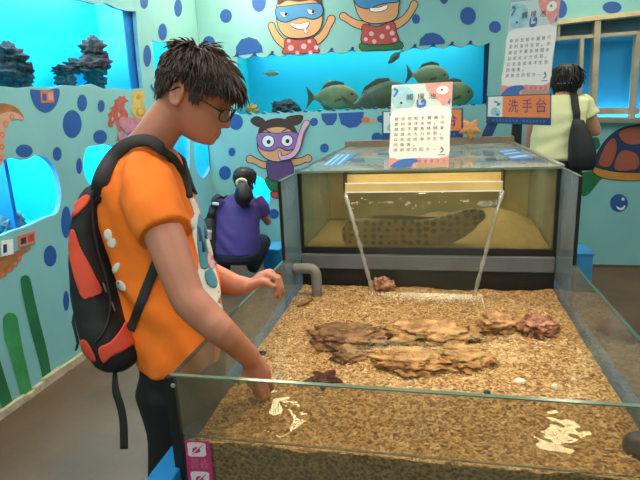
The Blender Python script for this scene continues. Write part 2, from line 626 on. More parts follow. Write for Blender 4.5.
back_dots.append([(236, 56), (236, 47), (241, 39.5), (249, 37), (257, 39.5), (262, 46), (263, 52.5)])
back_dots.append([(419, 46), (420, 39), (426, 33.5), (433, 32.5), (440, 35), (444.5, 40), (445, 44)])
back_dots.append([(321, 113.5), (337, 113), (337, 119), (333, 125), (327, 125.5), (322, 120)])
back_dots.append([(338, 113), (364, 111.8), (363, 121), (357, 127), (349, 128), (341, 124)])
oB = [V((XW, YW, 0)), V((3.4, YW, 0)), V((3.4, YW, ZC)), V((XW, YW, ZC))]
mb = wall_mesh('wall_back', 'B', oB, [HF, HG, HW], back_dots)
# the painted ball low on the wall, with its white glints
paint(mb, 'B', ell(619, 203, 9, 9), M['dot'], 1)
paint(mb, 'B', smoothpoly([(616, 206), (621, 208), (625, 205), (624, 209), (619, 210)], 3), M['white'], 2)
paint(mb, 'B', ell(623, 199, 1.6, 1.6), M['white'], 2)
# dark tips of the wave crests
for i in range(0, len(topF) - 1, 5):
    x, y = topF[i]
    paint(mb, 'B', [(x - 5, y + 2.6), (x - 2, y + .6), (x - .5, y - 2.4), (x + 1.8, y - 1.6), (x + 1.2, y + .6), (x + 4.2, y + 3.0), (x, y + 1.8)], M['navy'], 2)
for i in range(0, len(botF) - 1, 5):
    x, y = botF[i]
    paint(mb, 'B', ell(x, y + 1.5, 2.4, 1.1, 10), M['dot'], 2)
wall_back = struct(mb.build('wall_back', clean=False))


def mural(name, wall, label, build):
    m_ = MB()
    build(m_)
    o = m_.build(name, wall_left if wall == 'L' else wall_back, clean=False)
    if label:
        o['label'] = label
    return o


def girl(m_):
    s = lambda pts: [(200 + x / 4, 100 + y / 4) for x, y in pts]
    B_ = 'B'
    inked(m_, B_, smoothpoly(s([(205, 82), (228, 68), (258, 84), (250, 104), (226, 102)]), 4), M['hairpaint'], 2)
    inked(m_, B_, smoothpoly(s([(348, 72), (380, 64), (410, 66), (398, 92), (365, 100), (352, 88)]), 4), M['hairpaint'], 2)
    inked(m_, B_, ribbon(s([(282, 262), (250, 258), (222, 244), (200, 236)]), [7, 6, 5, 7]), M['skinpaint'], 2)
    inked(m_, B_, ribbon(s([(362, 250), (395, 246), (418, 238), (432, 234)]), [7, 6, 5, 7]), M['skinpaint'], 2)
    inked(m_, B_, smoothpoly(s([(264, 318), (285, 305), (330, 318), (345, 330), (330, 365), (300, 362), (276, 350)]), 4), M['greenpaint'], 4)
    inked(m_, B_, smoothpoly(s([(286, 372), (318, 362), (322, 388), (296, 390)]), 4), M['redpaint'], 2)
    inked(m_, B_, smoothpoly(s([(270, 248), (300, 240), (340, 240), (364, 246), (372, 290), (345, 322), (285, 318), (272, 290)]), 4), M['dpurple'], 6)
    inked(m_, B_, ell(*s([(312, 175)])[0], 20, 17.5), M['skinpaint'], 8)
    paint(m_, B_, smoothpoly(s([(234, 150), (238, 112), (268, 82), (320, 72), (362, 86), (388, 122), (392, 148), (360, 118), (320, 108), (270, 115), (250, 130)]), 4), M['hairpaint'], 10)
    inked(m_, B_, smoothpoly(s([(232, 140), (262, 130), (312, 134), (370, 128), (394, 142), (392, 186), (350, 200), (318, 188), (285, 202), (240, 190)]), 4), M['purplepaint'], 11, .7)
    for ex, ey, er in ((275, 165, 5.8), (350, 162, 5.4)):
        inked(m_, B_, ell(*s([(ex, ey)])[0], er, er), M['white'], 13, .7)
        paint(m_, B_, ell(*s([(ex + 2, ey + 2)])[0], 2, 2.1), M['black'], 15)
    inked(m_, B_, ribbon(s([(330, 232), (365, 222), (390, 195), (402, 150), (414, 115), (428, 92)]), [4, 4.6, 4.6, 4.4, 4.4, 5.4]), M['pinkpaint'], 15, .6)
    inked(m_, B_, ribbon(s([(320, 208), (322, 225)]), 2.4), M['pinkpaint'], 15, .5)
    for a, b in (((262, 118), (282, 128)), ((330, 126), (352, 114))):
        paint(m_, B_, ribbon(s([a, b]), 1), M['black'], 12)


def boy_one(m_):
    s = lambda pts: [(230 + x / 4, y / 4) for x, y in pts]
    B_ = 'B'
    inked(m_, B_, ribbon(s([(226, 182), (196, 158), (176, 128), (166, 102)]), [8, 7, 6, 6]), M['skinpaint'], 2)
    inked(m_, B_, ribbon(s([(338, 168), (372, 140), (392, 104), (406, 76)]), [8, 7, 6, 7]), M['skinpaint'], 2)
    inked(m_, B_, smoothpoly(s([(226, 156), (280, 162), (334, 154), (350, 190), (356, 206), (330, 210), (218, 214), (220, 190)]), 3), M['redpaint'], 4)
    for x, y, r in ((244, 192, 3), (296, 186, 2.8), (346, 190, 2.2), (270, 212, 2), (322, 210, 2), (236, 164, 1.8), (318, 166, 1.8)):
        paint(m_, B_, ell(*s([(x, y)])[0], r, r), M['pinkpaint'], 6)
    inked(m_, B_, smoothpoly(s([(188, 60), (194, 10), (230, -20), (330, -20), (362, 8), (370, 60), (362, 110), (330, 142), (278, 152), (228, 146), (198, 112)]), 4), M['skinpaint'], 7)
    paint(m_, B_, smoothpoly(s([(194, 20), (200, -30), (280, -45), (355, -30), (366, 16), (330, 2), (278, 8), (230, 4)]), 4), M['hairpaint'], 9)
    inked(m_, B_, smoothpoly(s([(188, 34), (230, 26), (300, 18), (362, 18), (370, 56), (336, 76), (290, 68), (260, 76), (222, 88), (192, 74)]), 4), M['bluemask'], 10)
    for x, y in ((222, 56), (330, 46)):
        inked(m_, B_, smoothpoly(s([(x - 18, y - 6), (x, y - 4), (x + 14, y + 4), (x, y + 12), (x - 12, y + 8)]), 3), M['white'], 12, .5)
        paint(m_, B_, ell(*s([(x + 4, y + 3)])[0], 1.6, 1.6), M['black'], 14)
    inked(m_, B_, smoothpoly(s([(244, 94), (280, 98), (318, 88), (306, 112), (276, 116), (254, 108)]), 4), M['white'], 10, .6)
    inked(m_, B_, ribbon(s([(302, 112), (304, 130)]), 2), M['white'], 10, .4)


def boy_two(m_):
    s = lambda pts: [(250 + x / 3.556, y / 3.556) for x, y in pts]
    B_ = 'B'
    inked(m_, B_, ribbon(s([(410, 92), (376, 84), (348, 68), (332, 58)]), [8, 7, 6, 7]), M['skinpaint'], 2)
    inked(m_, B_, ribbon(s([(512, 92), (548, 70), (572, 40), (584, 16)]), [8, 7, 6, 7]), M['skinpaint'], 2)
    inked(m_, B_, smoothpoly(s([(400, 150), (465, 156), (530, 146), (540, 172), (470, 178), (396, 178)]), 3), M['greenpaint'], 2)
    inked(m_, B_, smoothpoly(s([(404, 88), (455, 96), (508, 78), (520, 118), (526, 148), (465, 158), (400, 152), (400, 118)]), 3), M['redpaint'], 4)
    for x, y, r in ((432, 120, 2.4), (470, 130, 2.4), (506, 118, 2.4), (412, 140, 2), (490, 98, 2.), (442, 148, 2.2), (514, 142, 2)):
        paint(m_, B_, ell(*s([(x, y)])[0], r, r), M['pinkpaint'], 6)
    inked(m_, B_, smoothpoly(s([(372, -40), (450, -60), (530, -40), (528, 20), (520, 62), (480, 80), (420, 80), (384, 48)]), 4), M['skinpaint'], 7)
    inked(m_, B_, smoothpoly(s([(370, -35), (450, -40), (530, -38), (528, 4), (490, 10), (455, 18), (420, 30), (380, 16)]), 4), M['bluemask'], 9)
    inked(m_, B_, smoothpoly(s([(428, 30), (460, 28), (488, 18), (484, 34), (456, 42), (432, 40)]), 4), M['white'], 9, .6)


def turtle(m_):
    s = lambda pts: [(480 + x / 4, 100 + y / 4) for x, y in pts]
    B_ = 'B'
    paint(m_, B_, smoothpoly(s([(398, 300), (440, 285), (520, 292), (480, 322), (440, 372), (410, 384), (400, 345)]), 4), M['greenpaint'], 1)
    paint(m_, B_, smoothpoly(s([(440, 160), (470, 150), (480, 185), (455, 200)]), 4), M['greenpaint'], 1)
    paint(m_, B_, smoothpoly(s([(760, 300), (880, 290), (900, 340), (860, 370), (800, 340)]), 4), M['greenpaint'], 1)
    inked(m_, B_, smoothpoly(s([(436, 250), (470, 240), (860, 240), (890, 262), (830, 298), (700, 318), (560, 320), (470, 302)]), 4), M['ochre'], 2, .8)
    inked(m_, B_, smoothpoly(s([(456, 262), (466, 225), (496, 170), (545, 125), (600, 105), (680, 100), (760, 130), (820, 180), (852, 250), (760, 285), (640, 288), (540, 284)]), 4), M['navy'], 4, .8)
    for poly in ([(556, 128), (610, 108), (690, 108), (700, 150), (650, 172), (600, 178), (566, 160)],
                 [(476, 240), (500, 182), (534, 152), (546, 196), (520, 262), (478, 262)],
                 [(560, 206), (612, 208), (634, 236), (622, 276), (538, 276)],
                 [(690, 190), (740, 180), (760, 230), (740, 274), (680, 276), (668, 230)],
                 [(716, 128), (768, 150), (800, 200), (760, 190), (720, 160)]):
        inked(m_, B_, smoothpoly(s(poly), 4), M['shell'], 6, .5)


def octopus_arm(m_):
    paint(m_, 'L', smoothpoly([(-20, 112), (-6, 104), (8, 104), (18, 109), (24, 119), (18, 118), (10, 118), (4, 124), (0, 140), (-6, 165), (-20, 165)], 4), M['brownpaint'], 2)
    paint(m_, 'L', smoothpoly([(-14, 130), (-6, 118), (6, 112), (16, 113), (24, 120), (14, 119), (7, 125), (4, 140), (2, 164), (-10, 164)], 4), M['palebrown'], 3)
    for x, y, r in ((11, 117, 2.6), (5, 124, 2.8), (1.5, 135, 2.6), (1, 147, 2.6), (0, 158, 2.4)):
        paint(m_, 'L', ell(x, y, r, r * 1.2), M['orangepaint'], 4)
        paint(m_, 'L', ell(x, y, r * .5, r * .6), M['palebrown'], 5)


def seahorse_rust(m_):
    paint(m_, 'L', smoothpoly([(119, 96), (122, 97), (124, 95.5), (126, 99), (128.5, 101), (125, 103), (124, 107), (127, 112), (128, 118), (123, 122), (121, 133), (117, 128), (115, 121), (112, 127), (108, 125), (109, 117), (107, 115), (111, 111), (110, 108), (114, 105), (114, 100), (117, 99)], 3), M['seahorse'], 2)
    paint(m_, 'L', ell(118.5, 115, 1.2, 2.2), M['palebrown'], 3)
    paint(m_, 'L', ell(112, 119, 1., 2.), M['palebrown'], 3)


def seahorse_gold(m_):
    paint(m_, 'L', ell(138, 97, 6.6, 7), M['yellowpaint'], 2)
    paint(m_, 'L', smoothpoly([(133, 103), (141, 102), (146, 110), (150, 118), (143, 120), (136, 118), (131, 110)], 4), M['yellowpaint'], 3)
    paint(m_, 'L', ell(138, 97, 2.4, 2.6), M['ochre'], 3)
    paint(m_, 'L', ell(140, 112, 4.6, 4.4), M['ochre'], 4)
    paint(m_, 'L', ell(140, 111.5, 3.4, 3.2), M['yellowpaint'], 5)


def soft_coral(m_):
    for kk, (x, y, rx, ry) in enumerate(((123, 122, 5, 5.5), (129, 121, 5, 4), (135, 122, 5, 4.5), (128, 128, 6, 5), (121, 136, 4, 5), (133, 130, 6, 5), (119, 143, 3, 4))):
        paint(m_, 'L', ell(x, y, rx, ry), M['coralpaint'], 4 + kk)


def claw(m_):
    paint(m_, 'L', [(-30, 262), (0, 257), (12, 253), (22, 248), (31, 247.5), (27, 252), (22, 254), (21, 258), (18, 260), (17, 265), (13, 267), (11, 272), (7, 272), (5, 277), (1, 277), (0, 280), (-30, 292)], M['brownpaint'], 2)
    for x, y in ((19, 258.5), (15, 264), (9, 270), (3, 275)):
        paint(m_, 'L', ell(x, y, 2.2, 2.6), M['orangepaint'], 3)


def weeds(m_):
    paint(m_, 'L', ribbon([(25, 280), (28, 296), (33, 318), (39, 342), (44, 362), (47, 380)], [10, 11, 11, 11, 10, 9]), M['greenpaint'], 2)
    paint(m_, 'L', ribbon([(10, 320), (12, 336), (17, 356), (22, 376), (27, 396)], [15, 16, 14, 13, 12]), M['lgreenpaint'], 2)
    paint(m_, 'L', ribbon([(-6, 362), (0, 382), (6, 402), (8, 411)], [12, 12, 12, 10]), M['greenpaint'], 2)


def blue_twig(m_):
    for pts in ([(154, 98), (155, 92), (157, 86)], [(155, 92), (152, 88), (151, 85)], [(156, 90), (159, 86)]):
        paint(m_, 'L', ribbon(pts, 1.8), M['dot'], 3)


def little_fish(m_):
    for x, y, rx, ry, mm in ((366, 120, 4.5, 3, 'orangepaint'), (373, 121, 2.5, 2.5, 'palebrown'), (381, 119, 4, 3.6, 'dot')):
        paint(m_, 'B', ell(x, y, rx, ry), M[mm], 3)
    paint(m_, 'B', ribbon([(478, 131), (484, 138)], 3), M['yellowpaint'], 3)


mural('painted_girl', 'B', 'painted girl with hair buns, purple goggles and a pink snorkel', girl)
mural('painted_boy', 'B', 'painted boy in a blue mask, drooling, arms raised above the wide aquarium', boy_one)
mural('painted_boy', 'B', 'painted boy in a blue mask with red dotted top and green shorts', boy_two)
mural('painted_turtle', 'B', 'painted sea turtle with a red and navy shell', turtle)
mural('painted_fish', 'B', 'row of tiny painted fish under the wide aquarium', little_fish)
mural('painted_octopus_arm', 'L', 'painted brown octopus arm with orange suckers', octopus_arm)
mural('painted_seahorse', 'L', 'painted rust red seahorse', seahorse_rust)
mural('painted_seahorse', 'L', 'painted golden seahorse', seahorse_gold)
mural('painted_coral', 'L', 'painted dusty pink coral', soft_coral)
mural('painted_claw', 'L', 'painted brown claw pointing right', claw)
mural('painted_seaweed', 'L', 'three painted green strands of seaweed', weeds)
mural('painted_twig', 'L', 'painted blue coral twig', blue_twig)

# rest of the room
mb = MB()
mb.box((XW - .1, -1.6, -.05), (3.4, YW + .05, 0), M['floor'])
struct(mb.build('floor'))
mb = MB()
mb.box((XW - .1, -1.6, ZC), (3.4, YW + .05, ZC + .05), M['ceil'])
struct(mb.build('ceiling'))
mb = MB()
mb.box((3.4, -1.6, 0), (3.45, YW, ZC), M['wall'])
struct(mb.build('wall_right'))
mb = MB()
mb.box((XW, -1.65, 0), (3.4, -1.6, ZC), M['wall'])
struct(mb.build('wall_front'))
mb = MB()
ys = [-1.6 + .07 * k for k in range(92)]
for a, b in zip(ys, ys[1:]):
    if b > YW:
        break
    h = .035 + .022 * noise.noise(V((a * 5, 0, 0))) + .012 * random.random()
    mb.box((XW, a, 0), (XW + .022 + .006 * random.random(), b + .004, h), M['plaster'])
struct(mb.build('baseboard_left'))
mb = MB()
mb.box((XW + .03, YW - .012, 0), (3.4, YW, .02), M['floor'])
struct(mb.build('baseboard_back'))


# ------------------------------------------------------------------ aquariums in the walls
def area(name, loc, size, power, col, rot=(0, 0, 0), size_y=None, spread=None):
    l = bpy.data.lights.new(name, 'AREA')
    l.energy = power
    l.color = col
    l.size = size
    if size_y:
        l.shape = 'RECTANGLE'
        l.size_y = size_y
    if spread:
        l.spread = spread
    o = bpy.data.objects.new(name, l)
    o.location = loc
    o.rotation_euler = rot
    C.objects.link(o)
    return o


def wall_aquarium(wall, holes, label, depth, m_in, power, side_mat=None, margin=.02, lab2=None):
    pts = [on(wall, x, y) for h in holes for x, y in h]
    lo = V([min(p[i] for p in pts) for i in range(3)])
    hi = V([max(p[i] for p in pts) for i in range(3)])
    lo.z -= margin
    hi.z += .10
    t = .012
    side_mat = side_mat or m_in
    if wall == 'L':
        x1 = XW - .031
        x0 = x1 - depth
        y0, y1 = lo.y - margin, hi.y + margin
        root = thing('aquarium', (x0 + depth / 2, (y0 + y1) / 2, lo.z), label, 'aquarium')
        b = MB(); b.box((x0 - t, y0, lo.z), (x0, y1, hi.z), m_in); b.build('back_panel', root)
        b = MB(); b.box((x0, y0 - t, lo.z), (x1, y0, hi.z), side_mat); b.build('side_panel', root)
        b = MB(); b.box((x0, y1, lo.z), (x1, y1 + t, hi.z), side_mat); b.build('side_panel', root)
        b = MB(); b.box((x0, y0, lo.z - t), (x1, y1, lo.z), m_in); b.build('tank_floor', root)
        b = MB(); b.box((x0, y0, hi.z), (x1, y1, hi.z + t), m_in); b.build('hood', root)
        b = MB(); b.box((x1 - .008, y0, lo.z), (x1 - .002, y1, hi.z), M['pane']); b.build('glass_pane', root)
        area('aquarium_lamp', ((x0 + x1) / 2, (y0 + y1) / 2, hi.z - .01), depth * .7, power, (.75, .95, 1), size_y=(y1 - y0) * .9)
        return root, (x0, x1, y0, y1, lo.z, hi.z)
    y0 = YW + .031
    y1 = y0 + depth
    x0, x1 = lo.x - margin, hi.x + margin
    root = thing('aquarium', ((x0 + x1) / 2, y0 + depth / 2, lo.z), label, 'aquarium')
    b = MB(); b.box((x0, y1, lo.z), (x1, y1 + t, hi.z), m_in); b.build('back_panel', root)
    b = MB(); b.box((x0 - t, y0, lo.z), (x0, y1, hi.z), side_mat); b.build('side_panel', root)
    b = MB(); b.box((x1, y0, lo.z), (x1 + t, y1, hi.z), side_mat); b.build('side_panel', root)
    b = MB(); b.box((x0, y0, lo.z - t), (x1, y1, lo.z), m_in); b.build('tank_floor', root)
    b = MB(); b.box((x0, y0, hi.z), (x1, y1, hi.z + t), m_in); b.build('hood', root)
    b = MB(); b.box((x0, y0 + .002, lo.z), (x1, y0 + .008, hi.z), M['pane']); b.build('glass_pane', root)
    area('aquarium_lamp', ((x0 + x1) / 2, (y0 + y1) / 2, hi.z - .01), (x1 - x0) * .9, power, (.75, .95, 1), size_y=depth * .7)
    return root, (x0, x1, y0, y1, lo.z, hi.z)


rA, bA = wall_aquarium('L', [HA], 'large bright blue aquarium with two dark rocks, high on the left wall', XW - .031 - at(99, 50, 'Y', on('L', 143, 88).y + .02).x, M['aq'], 26, M['aqside'])
rB, bB = wall_aquarium('L', [HB], 'low bright cyan aquarium with a rounded end at the left edge of the photo', .35, M['aq'], 15)
rC, bC = wall_aquarium('L', [HC], 'small rounded cyan aquarium window just behind the backpack strap', .3, M['aq'], 6)
rD, bD = wall_aquarium('L', [HD], 'blue aquarium window half hidden behind the hair at the back of the head', .3, M['aq'], 7)
rE, bE = wall_aquarium('L', [HE, HF2], 'low cyan aquarium with two rounded openings seen under the chin of the boy', .3, M['aq'], 6)
M['aqmix'] = mat('aquarium blue to teal', (.0, .44, .66), .6, col2=(.0, .42, .45), scale=.9)
rF, bF = wall_aquarium('B', [HF], 'wide teal aquarium with large fish under the wave edged mural', .45, M['aqmix'], 13, M['aqteal'])
rG, bG = wall_aquarium('B', [HG], 'round cyan porthole aquarium in front of the crouching woman', .3, M['aq'], 5)

b = MB()
p = on('L', 12, 160); q = on('L', 18, 232)
b.box((bB[0], p.y - .012, bB[4]), (bB[1] - .01, p.y + .012, bB[5]), M['aqedge'])
b.build('divider', rB)
b = MB()
p = on('L', 131, 50)
b.box((bA[1] - .02, p.y + .02, bA[4]), (bA[1] - .01, bA[3], bA[5]), M['aqedge'])
b.build('corner_strip', rA)
b = MB()
b.box((bF[1] - .06, bF[2] + .01, bF[4]), (bF[1], bF[2] + .05, bF[5]), M['navy'])
b.build('corner_strip', rF)


def rock(name, c, r, material, label, cat='rock', seed=0, rough=.35, group=None, freq=2.2, parent=None, sub=4, ridges=False):
    bm = bmesh.new()
    bmesh.ops.create_icosphere(bm, subdivisions=sub, radius=1)
    r = V(r)
    for v in bm.verts:
        d = v.co.normalized()
        k = 1 + rough * noise.fractal(d * freq + V((seed * 7.3, seed * 3.1, seed)), 1.0, 2.0, 5)
        k += rough * .35 * noise.noise(d * freq * 5 + V((seed, 5, 2)))
        if ridges:
            k += rough * .35 * math.sin(d.z * 16 + 3 * noise.noise(d * 3))
        v.co = V((d.x * k * r.x, d.y * k * r.y, d.z * k * r.z))
    me = bpy.data.meshes.new(name)
    bm.to_mesh(me)
    bm.free()
    me.materials.append(material)
    me.polygons.foreach_set('use_smooth', [True] * len(me.polygons))
    o = bpy.data.objects.new(name, me)
    o.location = c
    C.objects.link(o)
    if parent:
        o.parent = parent
        o.matrix_parent_inverse = Matrix.Translation(-V(parent.location))
    return tag(o, label, cat, group)


# two dark rocks in the left aquarium
xr = XW - .2
def rock_cluster(name, label, spec, material):
    cs = [(at(px, py, 'X', xr), rr) for px, py, rr in spec]
    low = min(c.z - r[2] for c, r in cs)
    root = thing(name, (cs[0][0].x, cs[0][0].y, bA[4]), label, 'rock')
    m_ = MB()
    for k, (c, r) in enumerate(cs):
        bm = bmesh.new()
        bmesh.ops.create_icosphere(bm, subdivisions=4, radius=1)
        vs = []
        for v in bm.verts:
            d = v.co.normalized()
            kk = 1 + .45 * noise.fractal(d * 2.5 + V((k * 7.3, k * 3.1, 2)), 1.0, 2.0, 5) + .16 * math.sin(d.z * 14 + k)
            vs.append(c + V((d.x * kk * r[0], d.y * kk * r[1], d.z * kk * r[2])))
        fs = [[v.index for v in f.verts] for f in bm.faces]
        bm.free()
        m_.raw(vs, fs, material)
    m_.build('rock_body', root, smooth=True)
    return root


rock_cluster('aquarium_rock', 'dark castle shaped rock with a hollow, in the left aquarium', [(93, 48, (.07, .065, .07)), (97, 62, (.08, .09, .08)), (88, 66, (.07, .07, .06)), (78, 66, (.07, .08, .045)), (66, 70, (.06, .09, .03)), (66, 80, (.06, .05, .06)), (96, 80, (.07, .06, .07))], M['rockblack'])
rock_cluster('aquarium_rock', 'dark rounded rock at the left edge of the high aquarium', [(8, 60, (.08, .09, .08)), (4, 74, (.08, .09, .09)), (18, 70, (.07, .07, .07)), (20, 80, (.06, .06, .06))], M['rockblack'])
for k, (px, py, lab) in enumerate(((4, 222, 'leftmost small grey coral lump in the low cyan aquarium'), (13, 217, 'small grey coral lump right of the divider in the low aquarium'))):
    rock('coral_lump', at(px, py + 4, 'X', XW - .12), (.05, .05, .05), M['coralgrey'], lab, 'coral', 20 + k, .5)
rock('aquarium_rock', at(285, 108, 'Y', YW + .2), (.12, .1, .07), M['rockblack'], 'low dark rock on the floor of the wide teal aquarium', 'rock', 31, .5)
rock('aquarium_rock', at(252, 110, 'Y', YW + .2), (.06, .06, .05), M['ochre'], 'small ochre rock in the wide aquarium beside the forehead of the boy', 'rock', 33, .5)


def fish(c, L, H, label, body, fin, pitch=0., right=True, stripes=False, yaw=0):
    root = thing('fish', c, label, 'fish', None)
    fw = V((1 if right else -1, 0, 0))
    mx = Matrix.Translation(c) @ Matrix.Rotation(yaw, 4, 'Z') @ Matrix.Rotation(-pitch * (1 if right else -1), 4, 'Y') @ Matrix.Diagonal((1 if right else -1, 1, 1, 1))
    prof = [(-.42, .10), (-.36, .13), (-.25, .30), (-.1, .44), (.08, .5), (.24, .46), (.36, .33), (.44, .2), (.49, .06)]
    prof = spline(prof, 3)
    m_ = MB()
    rings = []
    for s, h in prof:
        rings.append([mx @ V((s * L, math.sin(a) * h * H * .34, math.cos(a) * h * H)) for a in [2 * PI * k / 14 for k in range(14)]])
    m_.loft(rings, body)
    bo = m_.build('body', root, smooth=True)
    T = lambda pts, y=0: [mx @ V((x * L, y, z * H)) for x, z in pts]
    off = (mx.to_3x3() @ V((0, .006, 0)))
    m_ = MB(); m_.prism(T([(-.40, .06), (-.58, .48), (-.54, .1), (-.54, -.1), (-.58, -.48), (-.40, -.06)]), off, fin); m_.build('tail_fin', root)
    m_ = MB(); m_.prism(T([(-.28, .26), (-.2, .5), (.02, .66), (.2, .58), (.22, .44), (0, .45)]), off, fin); m_.build('dorsal_fin', root)
    m_ = MB(); m_.prism(T([(-.28, -.26), (-.2, -.5), (-.02, -.62), (.04, -.46)]), off, fin); m_.build('anal_fin', root)
    yy = -.17 * H if True else 0
    m_ = MB(); m_.prism(T([(.2, -.02), (.04, -.1), (.02, -.22), (.18, -.14)], yy), off, fin); m_.build('pectoral_fin', root)
    m_ = MB(); m_.sphere(mx @ V((.37 * L, -.085 * H, .10 * H)), .035 * H + .004, M['black'], 8, 6); m_.build('eye', root)
    if stripes:
        for k, s in enumerate((-.2, -.1, 0, .1, .2)):
            ring = []
            h = [q[1] for q in prof if q[0] >= s][0]
            m_ = MB()
            rr = []
            for ds in (-.018, .018):
                rr.append([mx @ V(((s + ds) * L, math.sin(a) * h * H * .35, math.cos(a) * h * H * 1.01)) for a in [2 * PI * q / 14 for q in range(14)]])
            m_.loft(rr, M['fishdark'], cap=False)
            m_.build('stripe', root)
    return root


yf = YW + .2
fish(at(334, 97, 'Y', yf), .46, .22, 'olive grey fish with a forked tail, left of the striped fish', M['fishgrey'], M['fishdark'], -.03)
fish(at(380, 99, 'Y', yf - .08), .58, .27, 'large dark striped fish swimming beside the poster in the aquarium', M['fishdark'], M['fishdark'], .22, stripes=True)
fish(at(429, 76, 'Y', yf), .36, .19, 'yellowish olive fish just above the paper poster, forked tail to the left', M['fishgrey'], M['fishdark'], -.12)
fish(at(452, 95, 'Y', yf), .38, .22, 'blunt olive fish with its head showing right of the poster', M['fishgrey'], M['fishdark'], 0)
fish(at(271, 73.5, 'Y', yf), .16, .05, 'small pale fish swimming high in the wide aquarium', M['fishpale'], M['fishpale'], -.05)
fish(at(395, 57, 'Y', yf), .16, .055, 'small dark fish diving under the second painted boy', M['fishdark'], M['fishdark'], -.7, right=False)
fish(at(329, 82, 'Y', yf + .1), .07, .03, 'tiny pale fish in the middle of the wide aquarium', M['fishpale'], M['fishpale'], 0)

# ------------------------------------------------------------------ window on the right of the back wall
Wp = lambda x, y, d=0: at(x, y, 'Y', YW) + V((0, d, 0))
win = MB()


def bar(m_, a, b, w, material, d0=-.02, d1=.05):
    """a straight frame member between two wall points"""
    A, B = on('B', *a), on('B', *b)
    d = (B - A).normalized()
    n = V((0, 1, 0)).cross(d).normalized() * w / 2
    y0, y1 = V((0, d0, 0)), V((0, d1, 0))
    P = [A - n, B - n, B + n, A + n]
    m_.raw([p + y0 for p in P] + [p + y1 for p in P], [(0, 1, 2, 3), (7, 6, 5, 4), (0, 4, 5, 1), (1, 5, 6, 2), (2, 6, 7, 3), (3, 7, 4, 0)], material)


bar(win, (548, 24), (690, 8), .035, M['wintop'], -.045, .05)
bar(win, (548, 39.5), (690, 29), .026, M['winframe'])
bar(win, (548, 118), (690, 120), .03, M['winframe'])
bar(win, (559, 24), (557.5, 40), .02, M['winframe'])
bar(win, (597, 20), (592, 118), .045, M['winframe'], -.035)
bar(win, (582, 38), (578.5, 118), .028, M['winframe'])
bar(win, (638, 34), (632, 118), .034, M['winframe'])
bar(win, (690, 8), (684, 120), .04, M['winframe'])
bar(win, (549, 22), (546, 119), .03, M['winframe'])
bar(win, (595, 111), (640, 111), .05, M['winframe'], .01, .05)
window = struct(win.build('window_1', bevel=.002))
b = MB(); bar(b, (540, 119.5), (700, 121.5), .035, M['steel'], -.06, .03); b.build('sill', window)
b = MB(); b.face([Wp(548, 22, .03), Wp(690, 6, .03), Wp(690, 122, .03), Wp(548, 120, .03)], M['pane']); b.build('glass_pane', window)
b = MB()
b.face([Wp(544, 36, .12), Wp(700, 26, .12), Wp(700, 126, .12), Wp(544, 124, .12)], M['bluesheet'])
b.face([Wp(544, 16, .12), Wp(700, 2, .12), Wp(700, 26, .12), Wp(544, 36, .12)], M['greypane'])
b.build('backing_sheet', window)
p0 = Wp(620, 30, .08)
b = MB()
q0, q1 = Wp(540, 10), Wp(700, 128)
for lo, hi in (((q0.x - .05, YW + .13, q1.z - .1), (q1.x, YW + .14, q0.z + .3)), ((q0.x - .06, YW + .03, q1.z - .1), (q0.x - .05, YW + .14, q0.z + .3)), ((q0.x - .05, YW + .03, q0.z + .29), (q1.x, YW + .14, q0.z + .3))):
    b.box(lo, hi, M['greypane'])
b.build('reveal', window)

# ------------------------------------------------------------------ touch pool
XL, XR, ZR, YF, YP, ZT, YB, YK = -.577, .49, .843, 1.01, 1.955, 1.16, 2.22, 3.62
ZWAT, ZBASE = .683, .52
T = .010
pool = thing('touch_pool', (0, 1.6, 0), 'glass sided touch pool on a blue base, filled with gravel and water', 'touch pool')
b = MB(); b.box((XL - .075, YF - .07, 0), (XR + .075, YK, ZBASE), M['bluebase']); b.build('base', pool, bevel=.008)
b = MB(); b.box((XL - .075, YF - .07, ZBASE), (XL - T - .002, YK, .602), M['bluebase']); b.build('ledge', pool, bevel=.005)
b = MB(); b.box((XR + T + .002, YF - .07, ZBASE), (XR + .075, YK, .602), M['bluebase']); b.build('ledge', pool, bevel=.005)
b = MB(); b.box((XL - T, YF - T, ZBASE), (XR + T, YF, ZR), M['frontglass']); b.build('front_glass', pool)
for n_, x in (('l', XL - T), ('r', XR)):
    b = MB(); b.box((x, YF, ZBASE), (x + T, YP, ZR), M['sideglass']); g = b.build('side_glass', pool)
    b = MB(); b.box((x, YP, ZBASE), (x + T, YB, ZT), M['tallglass']); b.build('tall_side_glass', pool)
    e = MB(); e.box((x - .001, YP - .006, ZR), (x + T + .001, YP, ZT), M['silicone']); e.build('black_edge', pool)
    e = MB(); e.box((x - .0005, YF, ZR), (x + T + .0005, YP, ZR + .0025), M['darkedge']); e.build('glass_rim', pool)
    e = MB(); e.box((x - .0005, YP, ZT), (x + T + .0005, YB, ZT + .003), M['glassedge']); e.build('glass_rim', pool)
e = MB(); e.box((XL - T, YF - T - .0005, ZR), (XR + T, YF + .0005, ZR + .003), M['glassedge']); e.build('glass_rim', pool)
e = MB(); e.box((XL - T - .014, YF - T - .002, ZBASE), (XL - .001, YF + .004, ZR - .004), M['silicone']); e.build('corner_strip', pool)
e = MB(); e.sphere((XL - .004, YF - T - .002, ZR - .022), (.006, .004, .006), M['steel']); e.build('corner_stud', pool)

